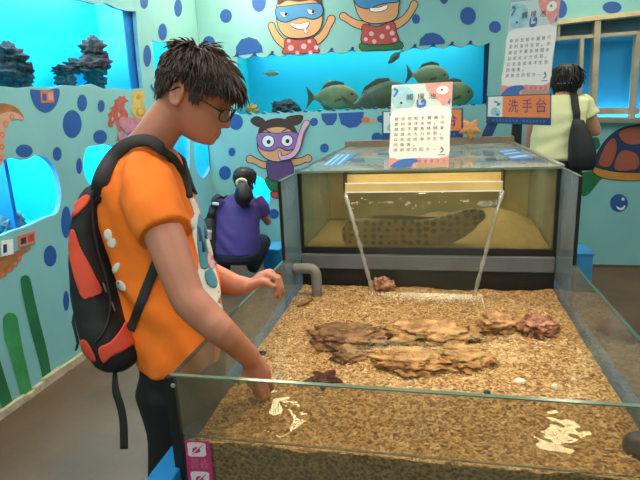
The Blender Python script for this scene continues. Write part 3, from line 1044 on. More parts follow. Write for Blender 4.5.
# magenta sticker with crossed out hand pictograms
def on_front(px, py, k=1):
    return at(px, py, 'Y', YF - T - .0008 * k)
st = MB()
st.face([on_front(*q) for q in ((184.5, 440), (209.5, 441.5), (216, 500), (190, 500))], M['magenta'])
stick = st.build('sticker', pool)
def pict(x0, y0, m_):
    for poly, mm, k in ((smoothpoly([(x0, y0), (x0 + 8.5, y0 - .6), (x0 + 17.5, y0 + .8), (x0 + 18, y0 + 7), (x0 + 18, y0 + 13), (x0 + 9, y0 + 13.6), (x0 + 1.2, y0 + 12.8), (x0 + .4, y0 + 6)], 3), 'stickwhite', 2),
                        ([(x0 + 5, y0 + 5.5), (x0 + 7.5, y0 + 4), (x0 + 12, y0 + 4.5), (x0 + 13, y0 + 8.5), (x0 + 9, y0 + 10.5), (x0 + 4.5, y0 + 9)], 'magenta', 3),
                        ([(x0 + 3.5, y0 + 11), (x0 + 14, y0 + 1.2), (x0 + 15.5, y0 + 2.4), (x0 + 5, y0 + 12.2)], 'stickwhite', 4),
                        ([(x0 + 4.6, y0 + 11.4), (x0 + 14.4, y0 + 2.2), (x0 + 15, y0 + 2.8), (x0 + 5.2, y0 + 12)], 'magenta', 5)):
        pts = [on_front(*q, k) for q in poly]
        for t in tessellate_polygon([pts]):
            m_.face([pts[i] for i in t], M[mm])
pm = MB(); pict(187.5, 443, pm); pm.build('pictogram', stick, clean=False)
pm = MB(); pict(191, 472, pm); pm.build('pictogram', stick, clean=False)


# lettering from the built-in font, laid on a quadrilateral of real points
GLYPH = {}


def text_mesh(string):
    if string in GLYPH:
        return GLYPH[string]
    cu = bpy.data.curves.new('t', 'FONT')
    cu.body = string
    cu.resolution_u = 3
    o = bpy.data.objects.new('t', cu)
    C.objects.link(o)
    dg = bpy.context.evaluated_depsgraph_get()
    me = bpy.data.meshes.new_from_object(o.evaluated_get(dg))
    vs = [v.co.copy() for v in me.vertices]
    fs = [tuple(p.vertices) for p in me.polygons]
    bpy.data.objects.remove(o)
    bpy.data.meshes.remove(me)
    GLYPH[string] = (vs, fs)
    return vs, fs


def lettering(m_, string, tl, tr, bl, material, keep=False):
    vs, fs = text_mesh(string)
    if not vs:
        return
    x0, x1 = min(v.x for v in vs), max(v.x for v in vs)
    y0, y1 = min(v.y for v in vs), max(v.y for v in vs)
    m_.raw([tl + (tr - tl) * ((v.x - x0) / (x1 - x0)) + (bl - tl) * ((y1 - v.y) / (y1 - y0)) for v in vs], fs, material)


for k, ch in enumerate('禁止抓取'):
    tx = MB()
    x_, y_ = 190.5 + (k % 2) * 9.5, 458.4 + (k // 2) * 5.6
    lettering(tx, ch, on_front(x_, y_, 2), on_front(x_ + 8, y_ + .3, 2), on_front(x_ + .6, y_ + 4.9, 2), M['coralpaint'])
    tx.build('character', stick, clean=False)

# gravel bed: uneven floor of rubble
def bedz(x, y):
    k = (y - YF) / (YB - YF)
    z = .640 + .034 * math.exp(-(y - YF) / .035) + .012 * k + .010 * noise.noise(V((x * 5, y * 5, 1))) + .006 * noise.noise(V((x * 16, y * 16, 4)))
    return z


mb = MB()
nx, ny = 110, 125
vs, fs = [], []
for j in range(ny + 1):
    for i in range(nx + 1):
        x = XL + .002 + (XR - XL - .004) * i / nx
        y = YF + .002 + (YB - YF - .006) * j / ny
        vs.append(V((x, y, bedz(x, y) + .004 * noise.noise(V((x * 70, y * 70, 9))))))
for j in range(ny):
    for i in range(nx):
        a = j * (nx + 1) + i
        fs.append((a, a + 1, a + nx + 2, a + nx + 1))
mb.raw(vs, fs, M['bed'])
n1 = nx + 1
edge = [i for i in range(n1)] + [j * n1 + nx for j in range(1, ny + 1)] + [ny * n1 + i for i in range(nx - 1, -1, -1)] + [j * n1 for j in range(ny - 1, 0, -1)]
base = len(mb.v)
mb.v += [V((vs[i].x, vs[i].y, ZBASE)) for i in edge]
k = mb.m(M['bed'])
for q in range(len(edge)):
    r_ = (q + 1) % len(edge)
    mb.f.append((edge[q], base + q, base + r_, edge[r_]))
    mb.mi.append(k)


def pebble(m_, c, a, material, rot=None):
    R = rot or (Matrix.Rotation(random.random() * 6.28, 3, 'Z') @ Matrix.Rotation(random.uniform(-.5, .5), 3, 'Y'))
    vs = []
    for p in ((1, 0, 0), (-1, 0, 0), (.15, 1, 0), (-.1, -1, 0), (0, .1, 1), (.1, 0, -1), (.6, .65, .4), (-.6, -.6, .5), (.6, -.65, .35), (-.6, .6, .4)):
        vs.append(c + R @ V((p[0] * a[0] * random.uniform(.8, 1.15), p[1] * a[1], p[2] * a[2])))
    m_.raw(vs, [(4, 0, 6), (4, 6, 2), (4, 2, 9), (4, 9, 1), (4, 1, 7), (4, 7, 3), (4, 3, 8), (4, 8, 0), (5, 6, 0), (5, 2, 6), (5, 9, 2), (5, 1, 9), (5, 7, 1), (5, 3, 7), (5, 8, 3), (5, 0, 8)], material)


for _ in range(9000):
    x = random.uniform(XL + .014, XR - .014)
    y = random.uniform(YF + .014, YB - .02)
    s = random.uniform(.5, 1.25)
    pebble(mb, V((x, y, bedz(x, y) + .001)), (.009 * s, .0035 * s, .0035 * s), random.choices(GR, (5, 3, 3, 3, 3))[0])
for _ in range(1900):   # rubble pressed against the front glass
    x = random.uniform(XL + .01, XR - .01)
    z = random.uniform(ZBASE + .01, .674)
    pebble(mb, V((x, YF + .004, z)), (.009, .003, .0035), random.choices(GR, (5, 2, 4, 3, 2))[0], Matrix.Rotation(random.uniform(-.6, .6), 3, 'Y'))
gravel = mb.build('coral_gravel', clean=False)
tag(gravel, 'tan coral rubble gravel covering the floor of the touch pool', 'gravel', kind='stuff')

zr = .668
rockspec = [
    ((348, 333), (.135, .10, .026), 'rockdark', 'wide flat dark brown reef rock, left of the tan ones'),
    ((430, 330), (.155, .095, .026), 'rocktan', 'broad tan reef rock behind the long front slab'),
    ((412, 358), (.12, .07, .026), 'rocktan', 'long low slab of reef rock nearest the starfish'),
    ((462, 354), (.085, .07, .026), 'rocktan', 'tan rock at the right end of the long front slab'),
    ((350, 352), (.05, .04, .016), 'rockdark', 'small dark rock between the starfish and the dark reef rock'),
    ((496, 323), (.06, .065, .03), 'rocktan', 'smooth rounded tan rock left of the pinkish rock'),
    ((537, 325), (.062, .07, .032), 'rockpink', 'jagged pinkish reef rock near the right glass'),
    ((382, 286), (.05, .03, .035), 'rockpink', 'small pinkish stone under the falling water'),
]
for k, (px, r, mm, lab) in enumerate(rockspec):
    c = at(*px, 'Z', zr)
    c.z = bedz(c.x, c.y) + r[2] * .45
    rock('reef_rock', c, r, M[mm], lab, 'rock', k + 3, .42, freq=2.6, sub=5)

# starfish
def starfish(name, c, R, r, h, material, label, normal=V((0, 0, 1)), xdir=V((1, 0, 0)), rot=.3, wob=.1):
    ydir = normal.cross(xdir)
    m_ = MB()
    rings = []
    for f_, z_ in ((1.0, 0), (1.0, .25), (.86, .62), (.55, .9), (.25, 1.0)):
        ring = []
        for k in range(60):
            a = 2 * PI * k / 60
            q = abs(((a * 5 / (2 * PI)) % 1) - .5) * 2
            rad = (r + (R - r) * (1 - q) ** 1.35 * (1 + wob * math.sin(k * 1.7) * .2 + wob * math.cos(2 * a)))
            ring.append(c + xdir * math.cos(a + rot) * rad * f_ + ydir * math.sin(a + rot) * rad * f_ + normal * h * z_)
        rings.append(ring)
    m_.loft(rings, material)
    return tag(m_.build(name, smooth=True), label, 'starfish')


c = at(323, 374, 'Z', .66)
c.z = bedz(c.x, c.y) - .001
starfish('starfish', c, .062, .022, .024, M['star'], 'dark red brown starfish lying on the gravel', rot=.5, wob=.2)

for px, r, lab in (((262, 353), (.012, .010, .008), 'dark shell on the gravel beside the dipping wrist'), ((487, 392), (.009, .007, .006), 'tiny black shell on the gravel near the front rim'), ((572, 311), (.014, .012, .012), 'dark snail shell beside the pinkish rock')):
    c = at(*px, 'Z', .655)
    c.z = bedz(c.x, c.y) + .004
    rock('shell', c, r, M['darkshell'], lab, 'shell', 50 + r[0] * 100, .25, sub=3)
c = at(308, 301, 'Z', .66)
c.z = bedz(c.x, c.y) + .006
m_ = MB()
m_.tube([c + V((-.028, -.05, 0)), c + V((-.012, -.02, .004)), c + V((0, .01, .005)), c + V((.01, .03, .002))], [.008, .016, .015, .006], M['rockdark'], flat=.6, side=(0, 0, 1))
tag(m_.build('sea_cucumber', smooth=True), 'dark sea cucumber lying below the grey pipe', 'sea cucumber')
for px, r, lab in (((520, 378), (.016, .014, .008), 'pale flat shell on the gravel in the right half'), ((555, 383), (.010, .008, .008), 'small white shell right of the pale flat one')):
    c = at(*px, 'Z', .655)
    c.z = bedz(c.x, c.y) + .004
    rock('shell', c, r, M['cream'], lab, 'shell', 60 + r[0] * 100, .2, sub=3)
c = at(642, 446, 'Z', .665)
rock('stone', V((c.x, c.y + .01, .655)), (.034, .034, .036), M['urchin'], 'smooth grey purple stone at the front right corner of the pool', 'stone', 71, .08)

# water with a fine swell
mb = MB()
vs, fs = [], []
nx, ny = 90, 100
for j in range(ny + 1):
    for i in range(nx + 1):
        x = XL + .001 + (XR - XL - .002) * i / nx
        y = YF + .001 + (YB - YF - .004) * j / ny
        d = math.hypot((x + .02) * .6, y - 2.1)
        z = ZWAT + .0012 * noise.noise(V((x * 9, y * 7, 3))) + .0028 * math.exp(-d * 5) * math.sin(d * 90 + 2 * noise.noise(V((x * 6, y * 6, 0))))
        vs.append(V((x, y, z)))
for j in range(ny):
    for i in range(nx):
        a = j * (nx + 1) + i
        fs.append((a, a + 1, a + nx + 2, a + nx + 1))
mb.raw(vs, fs, M['water'])
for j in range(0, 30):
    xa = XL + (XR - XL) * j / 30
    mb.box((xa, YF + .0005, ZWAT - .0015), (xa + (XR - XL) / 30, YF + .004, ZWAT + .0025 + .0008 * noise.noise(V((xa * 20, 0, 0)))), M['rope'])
tag(mb.build('pool_water', smooth=True, clean=False), 'shallow rippled water filling the touch pool', 'water')

# ------------------------------------------------------------------ rear display tank
tank = thing('display_tank', (0, 2.9, ZBASE), 'large glass display tank with a spotted fish, at the back of the touch pool', 'tank')
ZB0 = .812
b = MB(); b.box((XL, YB, ZB0), (XR, YB + .01, ZT - .004), M['tankglass']); b.build('front_glass', tank)
for x in (XL, XR - .01):
    b = MB(); b.box((x, YB + .011, ZB0), (x + .01, YK, ZT - .004), M['tallglass']); b.build('side_glass', tank)
b = MB(); b.box((XL + .012, YB + .62, ZB0 + .02), (XR - .012, YB + .64, ZT - .03), M['tankback']); b.build('back_panel', tank)
b = MB(); b.box((XL, YB + .012, ZBASE), (XR, YK, ZB0), M['silicone']); b.build('tank_floor', tank)
b = MB()
b.box((XL, YB - .004, ZB0 - .01), (XR, YB + .012, ZB0 + .018), M['silicone'])
b.box((XL, YB - .002, ZBASE), (XR, YB + .011, .772), M['silicone'])
b.box((XL, YB - .006, ZB0), (XL + .014, YB + .016, ZT), M['silicone'])
b.box((XR - .014, YB - .006, ZB0), (XR, YB + .016, ZT), M['silicone'])
b.build('black_frame', tank)
b = MB(); b.box((XL + .004, YB - .02, .735), (XR - .004, YB + .011, .800), M['greybar']); b.build('grey_bar', tank, bevel=.004)
b = MB(); b.box((XL - .008, YB - .01, ZT), (XR + .008, YK, ZT + .008), M['lid']); b.build('lid_glass', tank)
b = MB()
b.box((XL - .008, YB - .013, ZT - .0005), (XR + .008, YB - .0101, ZT + .0085), M['glassedge'])
b.build('lid_edge', tank)
b = MB(); b.box((XL - .01, YK - .05, ZT + .001), (XR + .01, YK + .01, ZT + .05), M['rail']); b.build('rear_rail', tank, bevel=.004)
b = MB(); b.box((XL - .012, YB, ZT + .0082), (XL + .008, YK - .05, ZT + .014), M['glassedge']); b.build('lid_side_edge', tank)
b = MB(); b.box((XR - .008, YB, ZT + .0082), (XR + .012, YK - .05, ZT + .014), M['steel']); b.build('lid_side_edge', tank)


def on_lid(px, py, k=1):
    return at(px, py, 'Z', ZT + .008 + .001 * k)


for quad, cols in (([(321, 166), (337, 154), (357, 153), (341, 165.5)], ('bluemask', 'pastelblue')), ([(497, 150.5), (514, 148.5), (534, 158), (512, 160)], ('posterblue', 'pastelblue'))):
    m_ = MB()
    m_.face([on_lid(*q) for q in quad], M[cols[0]])
    a, b_, c_, d_ = [on_lid(*q, 2) for q in quad]
    for u0, u1 in ((.1, .22), (.38, .5), (.72, .86)):
        m_.face([a + (d_ - a) * u0 + (b_ - a) * .06, a + (d_ - a) * u0 + (b_ - a) * .94, a + (d_ - a) * u1 + (b_ - a) * .94, a + (d_ - a) * u1 + (b_ - a) * .06], M[cols[1]])
    m_.build('notice', tank)

# spillway with end plates
sp = MB()
x0, x1 = -.357, .265
sp.box((x0, YB - .075, 1.083), (x1, YB - .007, 1.089), M['brass'])
sp.box((x0, YB - .078, 1.083), (x1, YB - .074, 1.120), M['brass'])
sp.box((x0, YB - .014, 1.089), (x1, YB - .007, 1.150), M['brass'])
spill = sp.build('spillway', tank)
for x in (x0 - .006, x1):
    m_ = MB(); m_.box((x, YB - .082, 1.078), (x + .006, YB - .007, 1.168), M['silicone']); m_.build('end_plate', spill)
m_ = MB(); m_.box((x0, YB - .0785, 1.1195), (x1, YB - .0735, 1.1235), M['cream']); m_.build('lip', spill)
m_ = MB(); m_.box((x0, YB - .079, 1.083), (x1, YB - .0785, 1.088), M['cream']); m_.build('lip', spill)

# water sheet falling from the spillway, drawn in by its own surface
mb = MB()
rows = 24
vs, fs = [], []
edgeL, edgeR = [], []
for j in range(rows + 1):
    s = j / rows
    z = 1.083 - (1.083 - ZWAT) * s
    y = YB - .085 - .085 * math.sqrt(s)
    xa = x0 + .002 + .115 * s ** .9
    xb = x1 - .002 - .10 * s ** .9
    for i in range(41):
        u = i / 40
        vs.append(V((xa + (xb - xa) * u, y + .004 * noise.noise(V((u * 9, s * 2, 0))), z)))
    edgeL.append(V((xa, y, z)))
    edgeR.append(V((xb, y, z)))
for j in range(rows):
    for i in range(40):
        a = j * 41 + i
        fs.append((a, a + 1, a + 42, a + 41))
mb.raw(vs, fs, M['fall'])
mb.tube(edgeL, [.006 + .004 * math.sin(k * .9) ** 2 for k in range(rows + 1)], M['rope'], 8)
mb.tube(edgeR, [.006 + .004 * math.sin(k * .8 + 1) ** 2 for k in range(rows + 1)], M['rope'], 8)
tag(mb.build('falling_water', smooth=True, clean=False), 'clear sheet of water falling from the spillway into the pool', 'water')
mb = MB()
for _ in range(2600):
    x = random.gauss(.03, .13)
    x = max(-.24, min(.19, x))
    y = YB - .16 - abs(random.gauss(0, .045))
    r_ = random.uniform(.0007, .0024)
    mb.sphere((x, y, ZWAT + .001), (r_, r_, r_ * .7), M['foam'], 5, 3)
tag(mb.build('froth', clean=False), 'pale froth where the falling water meets the pool', 'froth', kind='stuff')

# fish and sand inside the tank
yt = YB + .10
mb = MB()
vs, fs = [], []
nx, ny = 60, 30
for j in range(ny + 1):
    for i in range(nx + 1):
        x = XL + .016 + (XR - XL - .032) * i / nx
        y = YB + .016 + .598 * j / ny
        g = math.exp(-((x - .3) / .16) ** 2 - ((y - YB - .42) / .2) ** 2) * .10
        g += math.exp(-((x - .02) / .14) ** 2 - ((y - YB - .5) / .12) ** 2) * .06
        vs.append(V((x, y, ZB0 + .012 + g + .01 * noise.noise(V((x * 14, y * 14, 2))))))
for j in range(ny):
    for i in range(nx):
        a = j * (nx + 1) + i
        fs.append((a, a + 1, a + nx + 2, a + nx + 1))
mb.raw(vs, fs, M['sand'])
tag(mb.build('sand_bed', smooth=True, clean=False), 'pale sand heaped on the floor of the display tank', 'sand', kind='stuff')

# spotted bottom fish: thick body, rows of dark spots
eelpts = [(353, 234, 15.5), (362, 234, 16), (385, 234, 16), (410, 234.5, 15.5), (432, 233, 15), (450, 228.5, 14.5), (464, 222, 12.5), (474, 217, 9.5), (481, 215, 6)]
root = thing('spotted_fish', at(415, 248, 'Y', yt), 'thick brown fish with rows of dark spots resting in the display tank', 'fish')
m_ = MB()
EP = spline(eelpts, 5)
tt = (at(415, 230, 'Y', yt) - EYE).dot(CF)
pts = [at(p[0], p[1], 'Y', yt) for p in EP]
rad = [p[2] * tt / FPX for p in EP]
m_.tube(pts, rad, None, 24, side=(0, 1, 0), flat=.62)
fm = bpy.data.materials.new('spotted fish skin')
fm.use_nodes = True
nt = fm.node_tree
bs = nt.nodes['Principled BSDF']
bs.inputs['Roughness'].default_value = .45
tc = nt.nodes.new('ShaderNodeTexCoord')
mp = nt.nodes.new('ShaderNodeMapping')
mp.inputs['Scale'].default_value = (30, 7, 36)
vo = nt.nodes.new('ShaderNodeTexVoronoi')
vo.inputs['Scale'].default_value = 1.0
vo.inputs['Randomness'].default_value = .35
rp = nt.nodes.new('ShaderNodeValToRGB')
rp.color_ramp.elements[0].position = .30
rp.color_ramp.elements[0].color = (*srgb(30, 24, 18), 1)
rp.color_ramp.elements[1].position = .44
rp.color_ramp.elements[1].color = (*srgb(150, 122, 84), 1)
nt.links.new(tc.outputs['Object'], mp.inputs['Vector'])
nt.links.new(mp.outputs[0], vo.inputs['Vector'])
nt.links.new(vo.outputs['Distance'], rp.inputs['Fac'])
nt.links.new(rp.outputs[0], bs.inputs['Base Color'])
m_.mats = [fm]
m_.mi = [0] * len(m_.mi)
m_.build('body', root, smooth=True)
m_ = MB()
m_.prism([at(*q, 'Y', yt) for q in ((362, 221), (376, 215.5), (400, 215), (425, 217), (440, 217), (430, 222), (395, 222))], (0, .008, 0), M['fishdark'])
m_.build('dorsal_fin', root)
m_ = MB(); m_.prism([at(*q, 'Y', yt - .052) for q in ((448, 232), (456, 236), (452, 245), (440, 244), (438, 236))], (0, .006, 0), M['fishdark']); m_.build('pectoral_fin', root)
m_ = MB(); m_.sphere(at(472, 211, 'Y', yt - .045), .008, M['black'], 8, 6); m_.build('eye', root)

# grey elbow pipe out of the left glass
pipe = MB()
pa = at(297, 268.5, 'Y', 2.08)
pb = at(309, 268.5, 'Y', 2.08)
pz = bedz(pb.x, 2.08)
path = [V((XL + .004, 2.08, pa.z)), pa, pb, pb + V((.018, 0, -.006)), pb + V((.028, 0, -.02)), pb + V((.030, 0, -.045)), V((pb.x + .030, 2.08, pz - .01))]
pipe.tube(spline([tuple(q) for q in path], 4), .022, M['pvc'], 16)
pr = pipe.build('elbow_pipe', smooth=True)
tag(pr, 'grey plastic elbow pipe from the left glass down into the gravel', 'pipe')


# ------------------------------------------------------------------ posters and signs
def quad_fn(tl, tr, br, bl):
    def q(u, v, k=0):
        a = tl + (tr - tl) * u
        b_ = bl + (br - bl) * u
        n = (tr - tl).cross(bl - tl).normalized()
        if n.dot(EYE - tl) < 0:
            n = -n
        return a + (b_ - a) * v + n * (.0009 * k)
    return q


def patch(m_, q, poly, material, k):
    pts = [q(u, v, k) for u, v in poly]
    for t in tessellate_polygon([pts]):
        m_.face([pts[i] for i in t], material)


POEM = ['歡迎您輕手觸摸可', '愛的海洋生物，但', '請您不要長時間拿', '起或太大力抓取，', '以免造成海洋生物', '的傷害。', '謝謝您的配合～～']


def poster(root, tl, tr, br, bl, back):
    q = quad_fn(tl, tr, br, bl)
    n = (tr - tl).cross(bl - tl).normalized()
    if n.dot(EYE - tl) < 0:
        n = -n
    m_ = MB()
    m_.prism([q(0, 0), q(1, 0), q(1, 1), q(0, 1)], -n * .0012, M['paper'])
    sheet = m_.build('paper_sheet', root)
    m_ = MB()
    patch(m_, q, [(0, 0), (1, 0), (1, .3), (0, .3)], M['paper'], 1)
    patch(m_, q, smoothpoly([(.02, .03), (.2, .02), (.35, .08), (.4, .2), (.3, .28), (.08, .27), (.01, .15)], 3), M['pastelblue'], 2)
    patch(m_, q, [(.55, .0), (1, 0), (1, .24), (.86, .27), (.78, .2), (.66, .14), (.58, .08)], M['pastelpink'], 2)
    patch(m_, q, ell(.84, .09, .10, .05, 16), M['cream'], 3)
    patch(m_, q, ell(.83, .085, .02, .012, 10), M['ink'], 4)
    patch(m_, q, ribbon([(.05, .05), (.1, .07), (.08, .1), (.05, .13)], .03), M['posterblue'], 3)
    patch(m_, q, ell(.17, .215, .02, .014, 10), M['ink'], 4)
    patch(m_, q, ribbon([(.44, .2), (.45, .255), (.5, .265), (.56, .25), (.56, .2), (.51, .21)], .035), M['posterblue'], 4)
    patch(m_, q, [(.93, .23), (.98, .18), (.97, .27)], M['posterblue'], 4)
    patch(m_, q, smoothpoly([(.03, .31), (.5, .28), (.97, .30), (.98, .6), (.97, .87), (.5, .88), (.03, .87), (.02, .6)], 3), M['cream'], 3)
    patch(m_, q, [(0, .88), (1, .87), (1, 1), (0, 1)], M['pastelpink'], 2)
    patch(m_, q, smoothpoly([(.04, .99), (.1, .93), (.24, .89), (.42, .885), (.5, .92), (.4, .95), (.38, .99)], 3), M['posterblue'], 3)
    patch(m_, q, smoothpoly([(.46, .99), (.55, .94), (.8, .95), (.95, .93), (.96, .99)], 3), M['palebrown'], 3)
    for u in (.52, .62, .72, .82, .92):
        patch(m_, q, ell(u, .92, .025, .02, 8), M['coralpaint'], 4)
    patch(m_, q, ribbon([(.86, .76), (.9, .79), (.86, .82)], .015), M['ink'], 4)
    patch(m_, q, [(.82, .845), (.94, .845), (.94, .852), (.82, .852)], M['ink'], 4)
    m_.build('artwork', sheet, clean=False)
    m_ = MB()
    for k, ch in enumerate('觸摸池'):
        u = .25 + k * .185
        lettering(m_, ch, q(u, .115, 5), q(u + .115, .115, 5), q(u, .185, 5), M['ink'])
    m_.build('title', sheet, clean=False)
    m_ = MB()
    for r_, line in enumerate(POEM):
        v0 = .385 + r_ * .062
        for k, ch in enumerate(line):
            if ch in '，。':
                u = .07 + k * .108
                patch(m_, q, ell(u + .02, v0 + .035, .012, .006, 6), M['ink'], 5)
                continue
            u = .07 + k * .108
            if ch == '～':
                lettering(m_, ch, q(u, v0 + .018, 5), q(u + .075, v0 + .018, 5), q(u, v0 + .028, 5), M['ink'])
            else:
                lettering(m_, ch, q(u + .004, v0, 5), q(u + .068, v0, 5), q(u + .004, v0 + .038, 5), M['inkred'] if (k == 7 and r_ < 2) else M['ink'])
    m_.build('rules_text', sheet, clean=False)
    return q, n


yq = YB + .03
tl, tr, br, bl = [at(*q, 'Y', yq) for q in ((391.5, 85), (453, 81.5), (448.5, 167), (388.5, 167.5))]
zb = ZT + .0095
for p_ in (bl, br):
    p_.z = zb
lean = .02
tl.y += lean; tr.y += lean
root = thing('paper_poster', (bl + br) / 2, 'touch pool rules poster standing on the front edge of the glass lid', 'poster')
q, n = poster(root, tl, tr, br, bl, None)
m_ = MB()
m_.prism([q(-.01, -.01) - n * .003, q(1.01, -.01) - n * .003, q(1.01, 1) - n * .003, q(-.01, 1) - n * .003], -n * .002, M['acrylic'])
m_.build('holder', root)
m_ = MB()
f0, f1 = q(.0, 1) - n * .003, q(1, 1) - n * .003
m_.box((f0.x, f0.y - .03, zb - .0005), (f1.x, f0.y + .07, zb + .002), M['acrylic'])
m_.build('foot', root)

yq = 3.69
SGN = []


def wash_sign(root, tl, tr, br, bl, split=.25):
    q = quad_fn(tl, tr, br, bl)
    n = (tr - tl).cross(bl - tl).normalized()
    if n.dot(EYE - tl) < 0:
        n = -n
    m_ = MB()
    m_.prism([q(0, 0), q(1, 0), q(1, 1), q(0, 1)], -n * .006, M['signnavy'])
    board = m_.build('board', root)
    m_ = MB()
    patch(m_, q, [(.02, .03), (split, .03), (split, .76), (.02, .76)], M['white'], 1)
    patch(m_, q, [(split, .03), (.98, .03), (.98, .76), (split, .76)], M['signorange'], 1)
    patch(m_, q, ribbon([(split * .45, .1), (split * .6, .24), (split * .8, .2), (split * .72, .34)], .05), M['teal'], 2)
    patch(m_, q, smoothpoly([(split * .25, .55), (split * .5, .42), (split * .85, .55), (split * .8, .68), (split * .35, .7)], 3), M['pastelblue'], 2)
    patch(m_, q, ell(split * .72, .68, .03, .05, 10), M['teal'], 3)
    for k in range(16):
        if k == 8:
            continue
        u = .10 + k * .052
        patch(m_, q, [(u, .84), (u + .026, .84), (u + .026, .92), (u, .92)], M['posterblue'], 2)
    m_.build('artwork', board, clean=False)
    for k, ch in enumerate('洗手台'):
        u = split + .09 + k * .215
        m_ = MB()
        lettering(m_, ch, q(u, .15, 3), q(u + .155, .15, 3), q(u, .60, 3), M['signpurple'])
        m_.build('character', board, clean=False)
    return q, n


tl, tr, br, bl = [at(*q, 'Y', yq) for q in ((487, 96), (551.5, 93.5), (551, 125.5), (486, 123))]
sroot = thing('hand_wash_sign', (.5 * (bl.x + br.x), yq + .02, 0), 'orange hand wash sign with navy strip, on a stand behind the tank', 'sign')
q, n = wash_sign(sroot, tl, tr, br, bl)
m_ = MB()
pc = at(517, 122, 'Y', yq + .03)
m_.box((pc.x - .03, yq + .012, 0), (pc.x + .03, yq + .05, pc.z + .1), M['silicone'])
m_.box((pc.x - .18, yq - .06, 0), (pc.x + .18, yq + .16, .02), M['silicone'])
m_.build('post', sroot)
m_ = MB()
a, b_ = at(495, 118, 'Y', yq + .03), at(484, 142, 'Y', yq + .03)
d_ = (b_ - a)
m_.prism([a + V((-.035, 0, 0)), a + V((.035, 0, 0)), b_ + d_ * 6 + V((.035, 0, 0)), b_ + d_ * 6 + V((-.035, 0, 0))], (0, .02, 0), M['signnavy'])
lg = m_.build('leg', sroot)
for p_ in lg.data.vertices:
    p_.co.z = max(p_.co.z, 0.0)
tl, tr, br, bl = [at(*q, 'Y', yq + .008) for q in ((511, 2.5), (561, -4), (548.5, 95), (499.5, 96.5))]
root = thing('paper_poster', (bl + br) / 2, 'tall touch pool rules poster above the orange hand wash sign', 'poster')
q, n = poster(root, tl, tr, br, bl, None)
m_ = MB()
m_.prism([q(-.012, -.006) - n * .003, q(1.012, -.006) - n * .003, q(1.012, 1.0) - n * .003, q(-.012, 1.0) - n * .003], -n * .003, M['acrylic'])
m_.build('holder', root)

yq2 = YK - .02
tl, tr, br, bl = [at(*q, 'Y', yq2) for q in ((382, 114), (463, 110.5), (463, 139.5), (382, 142.5))]
zrail = ZT + .05
for a_, b2 in ((tl, bl), (tr, br)):
    h_ = a_.z - b2.z
    b2.z = zrail
    a_.z = zrail + h_
root = thing('hand_wash_sign', (bl + br) / 2, 'small orange hand wash sign half hidden behind the paper poster', 'sign')
wash_sign(root, tl, tr, br, bl)

c = at(470, 131, 'Y', YK - .04)
c.z = zrail + .052
starfish('starfish_toy', c, .075, .04, .035, M['plush'], 'orange starfish toy leaning beside the small orange sign', normal=V((0, -1, .15)).normalized(), xdir=V((1, 0, 0)), rot=PI / 2, wob=.05)

# placards on the left wall
def placard(poly, cols, label, d=.006):
    m_ = MB()
    pts = [on('L', x, y) + V((.0008, 0, 0)) for x, y in poly]
    m_.prism(pts, (d, 0, 0), M[cols[0]])
    o = tag(m_.build('placard'), label, 'placard')
    m2 = MB()
    a, b_, c_, d_ = pts
    f = lambda u, v: a + (b_ - a) * u + (d_ - a) * v + V((d + .0008, 0, 0))
    m2.face([f(.1, .25), f(.42, .25), f(.42, .8), f(.1, .8)], M[cols[1]])
    m2.face([f(.55, .2), f(.9, .2), f(.9, .8), f(.55, .8)], M[cols[2]])
    m2.build('printed_panel', o)
    return o


placard([(40, 91), (53, 90.5), (54, 102.5), (41, 103)], ('orangepaint', 'dot', 'palebrown'), 'small orange square placard on the large blue dot under the high aquarium', .002)
placard([(0.5, 241), (12, 239), (12.5, 254), (1, 256.5)], ('white', 'navy', 'cream'), 'small navy and white placard under the low cyan aquarium')
placard([(17.5, 236), (34, 231), (34.5, 243), (18, 247.5)], ('orangepaint', 'navy', 'redpaint'), 'small orange red placard under the low cyan aquarium')
placard([(189, 184), (193, 183), (193, 196), (189.5, 196.5)], ('pastelblue', 'aqedge', 'white'), 'tiny pale blue placard between the boy and the corner')

# two blue step boxes by the back wall
for (xa, ya), (xb, yb2), Yb, lab in (((578, 240), (594, 253), 4.25, 'light blue plastic step box behind the right side glass'), ((262, 243), (279, 249), 4.47, 'blue step box beside the crouching woman')):
    a, b_ = at(xa, yb2, 'Y', Yb), at(xb, yb2, 'Y', Yb)
    root = thing('step_box', ((a.x + b_.x) / 2, Yb + .12, 0), lab, 'step')
    m_ = MB(); m_.box((a.x, Yb, 0), (b_.x, Yb + .28, a.z - .02), M['bluebase'] if xa < 300 else M['bluebox']); m_.build('body', root, bevel=.01)
    m_ = MB(); m_.box((a.x - .008, Yb - .008, a.z - .02), (b_.x + .008, Yb + .288, a.z), M['bluebox']); m_.build('tread', root, bevel=.006)

# ------------------------------------------------------------------ people
def frame(az, pitch=0.):
    """forward, left and up of a figure that faces azimuth az, nodding by pitch"""
    f0 = V((math.cos(az), math.sin(az), 0))
    lat = V((-math.sin(az), math.cos(az), 0))
    f = f0 * math.cos(pitch) + V((0, 0, -1)) * math.sin(pitch)
    u = f0 * math.sin(pitch) + V((0, 0, 1)) * math.cos(pitch)
    return f, lat, u


def ring(c, a, b, ra, rb, n=28, e=2.3):
    o = []
    for k in range(n):
        q = 2 * PI * k / n
        cs, sn = math.cos(q), math.sin(q)
        o.append(c + a * (ra * math.copysign(abs(cs) ** (2 / e), cs)) + b * (rb * math.copysign(abs(sn) ** (2 / e), sn)))
    return o


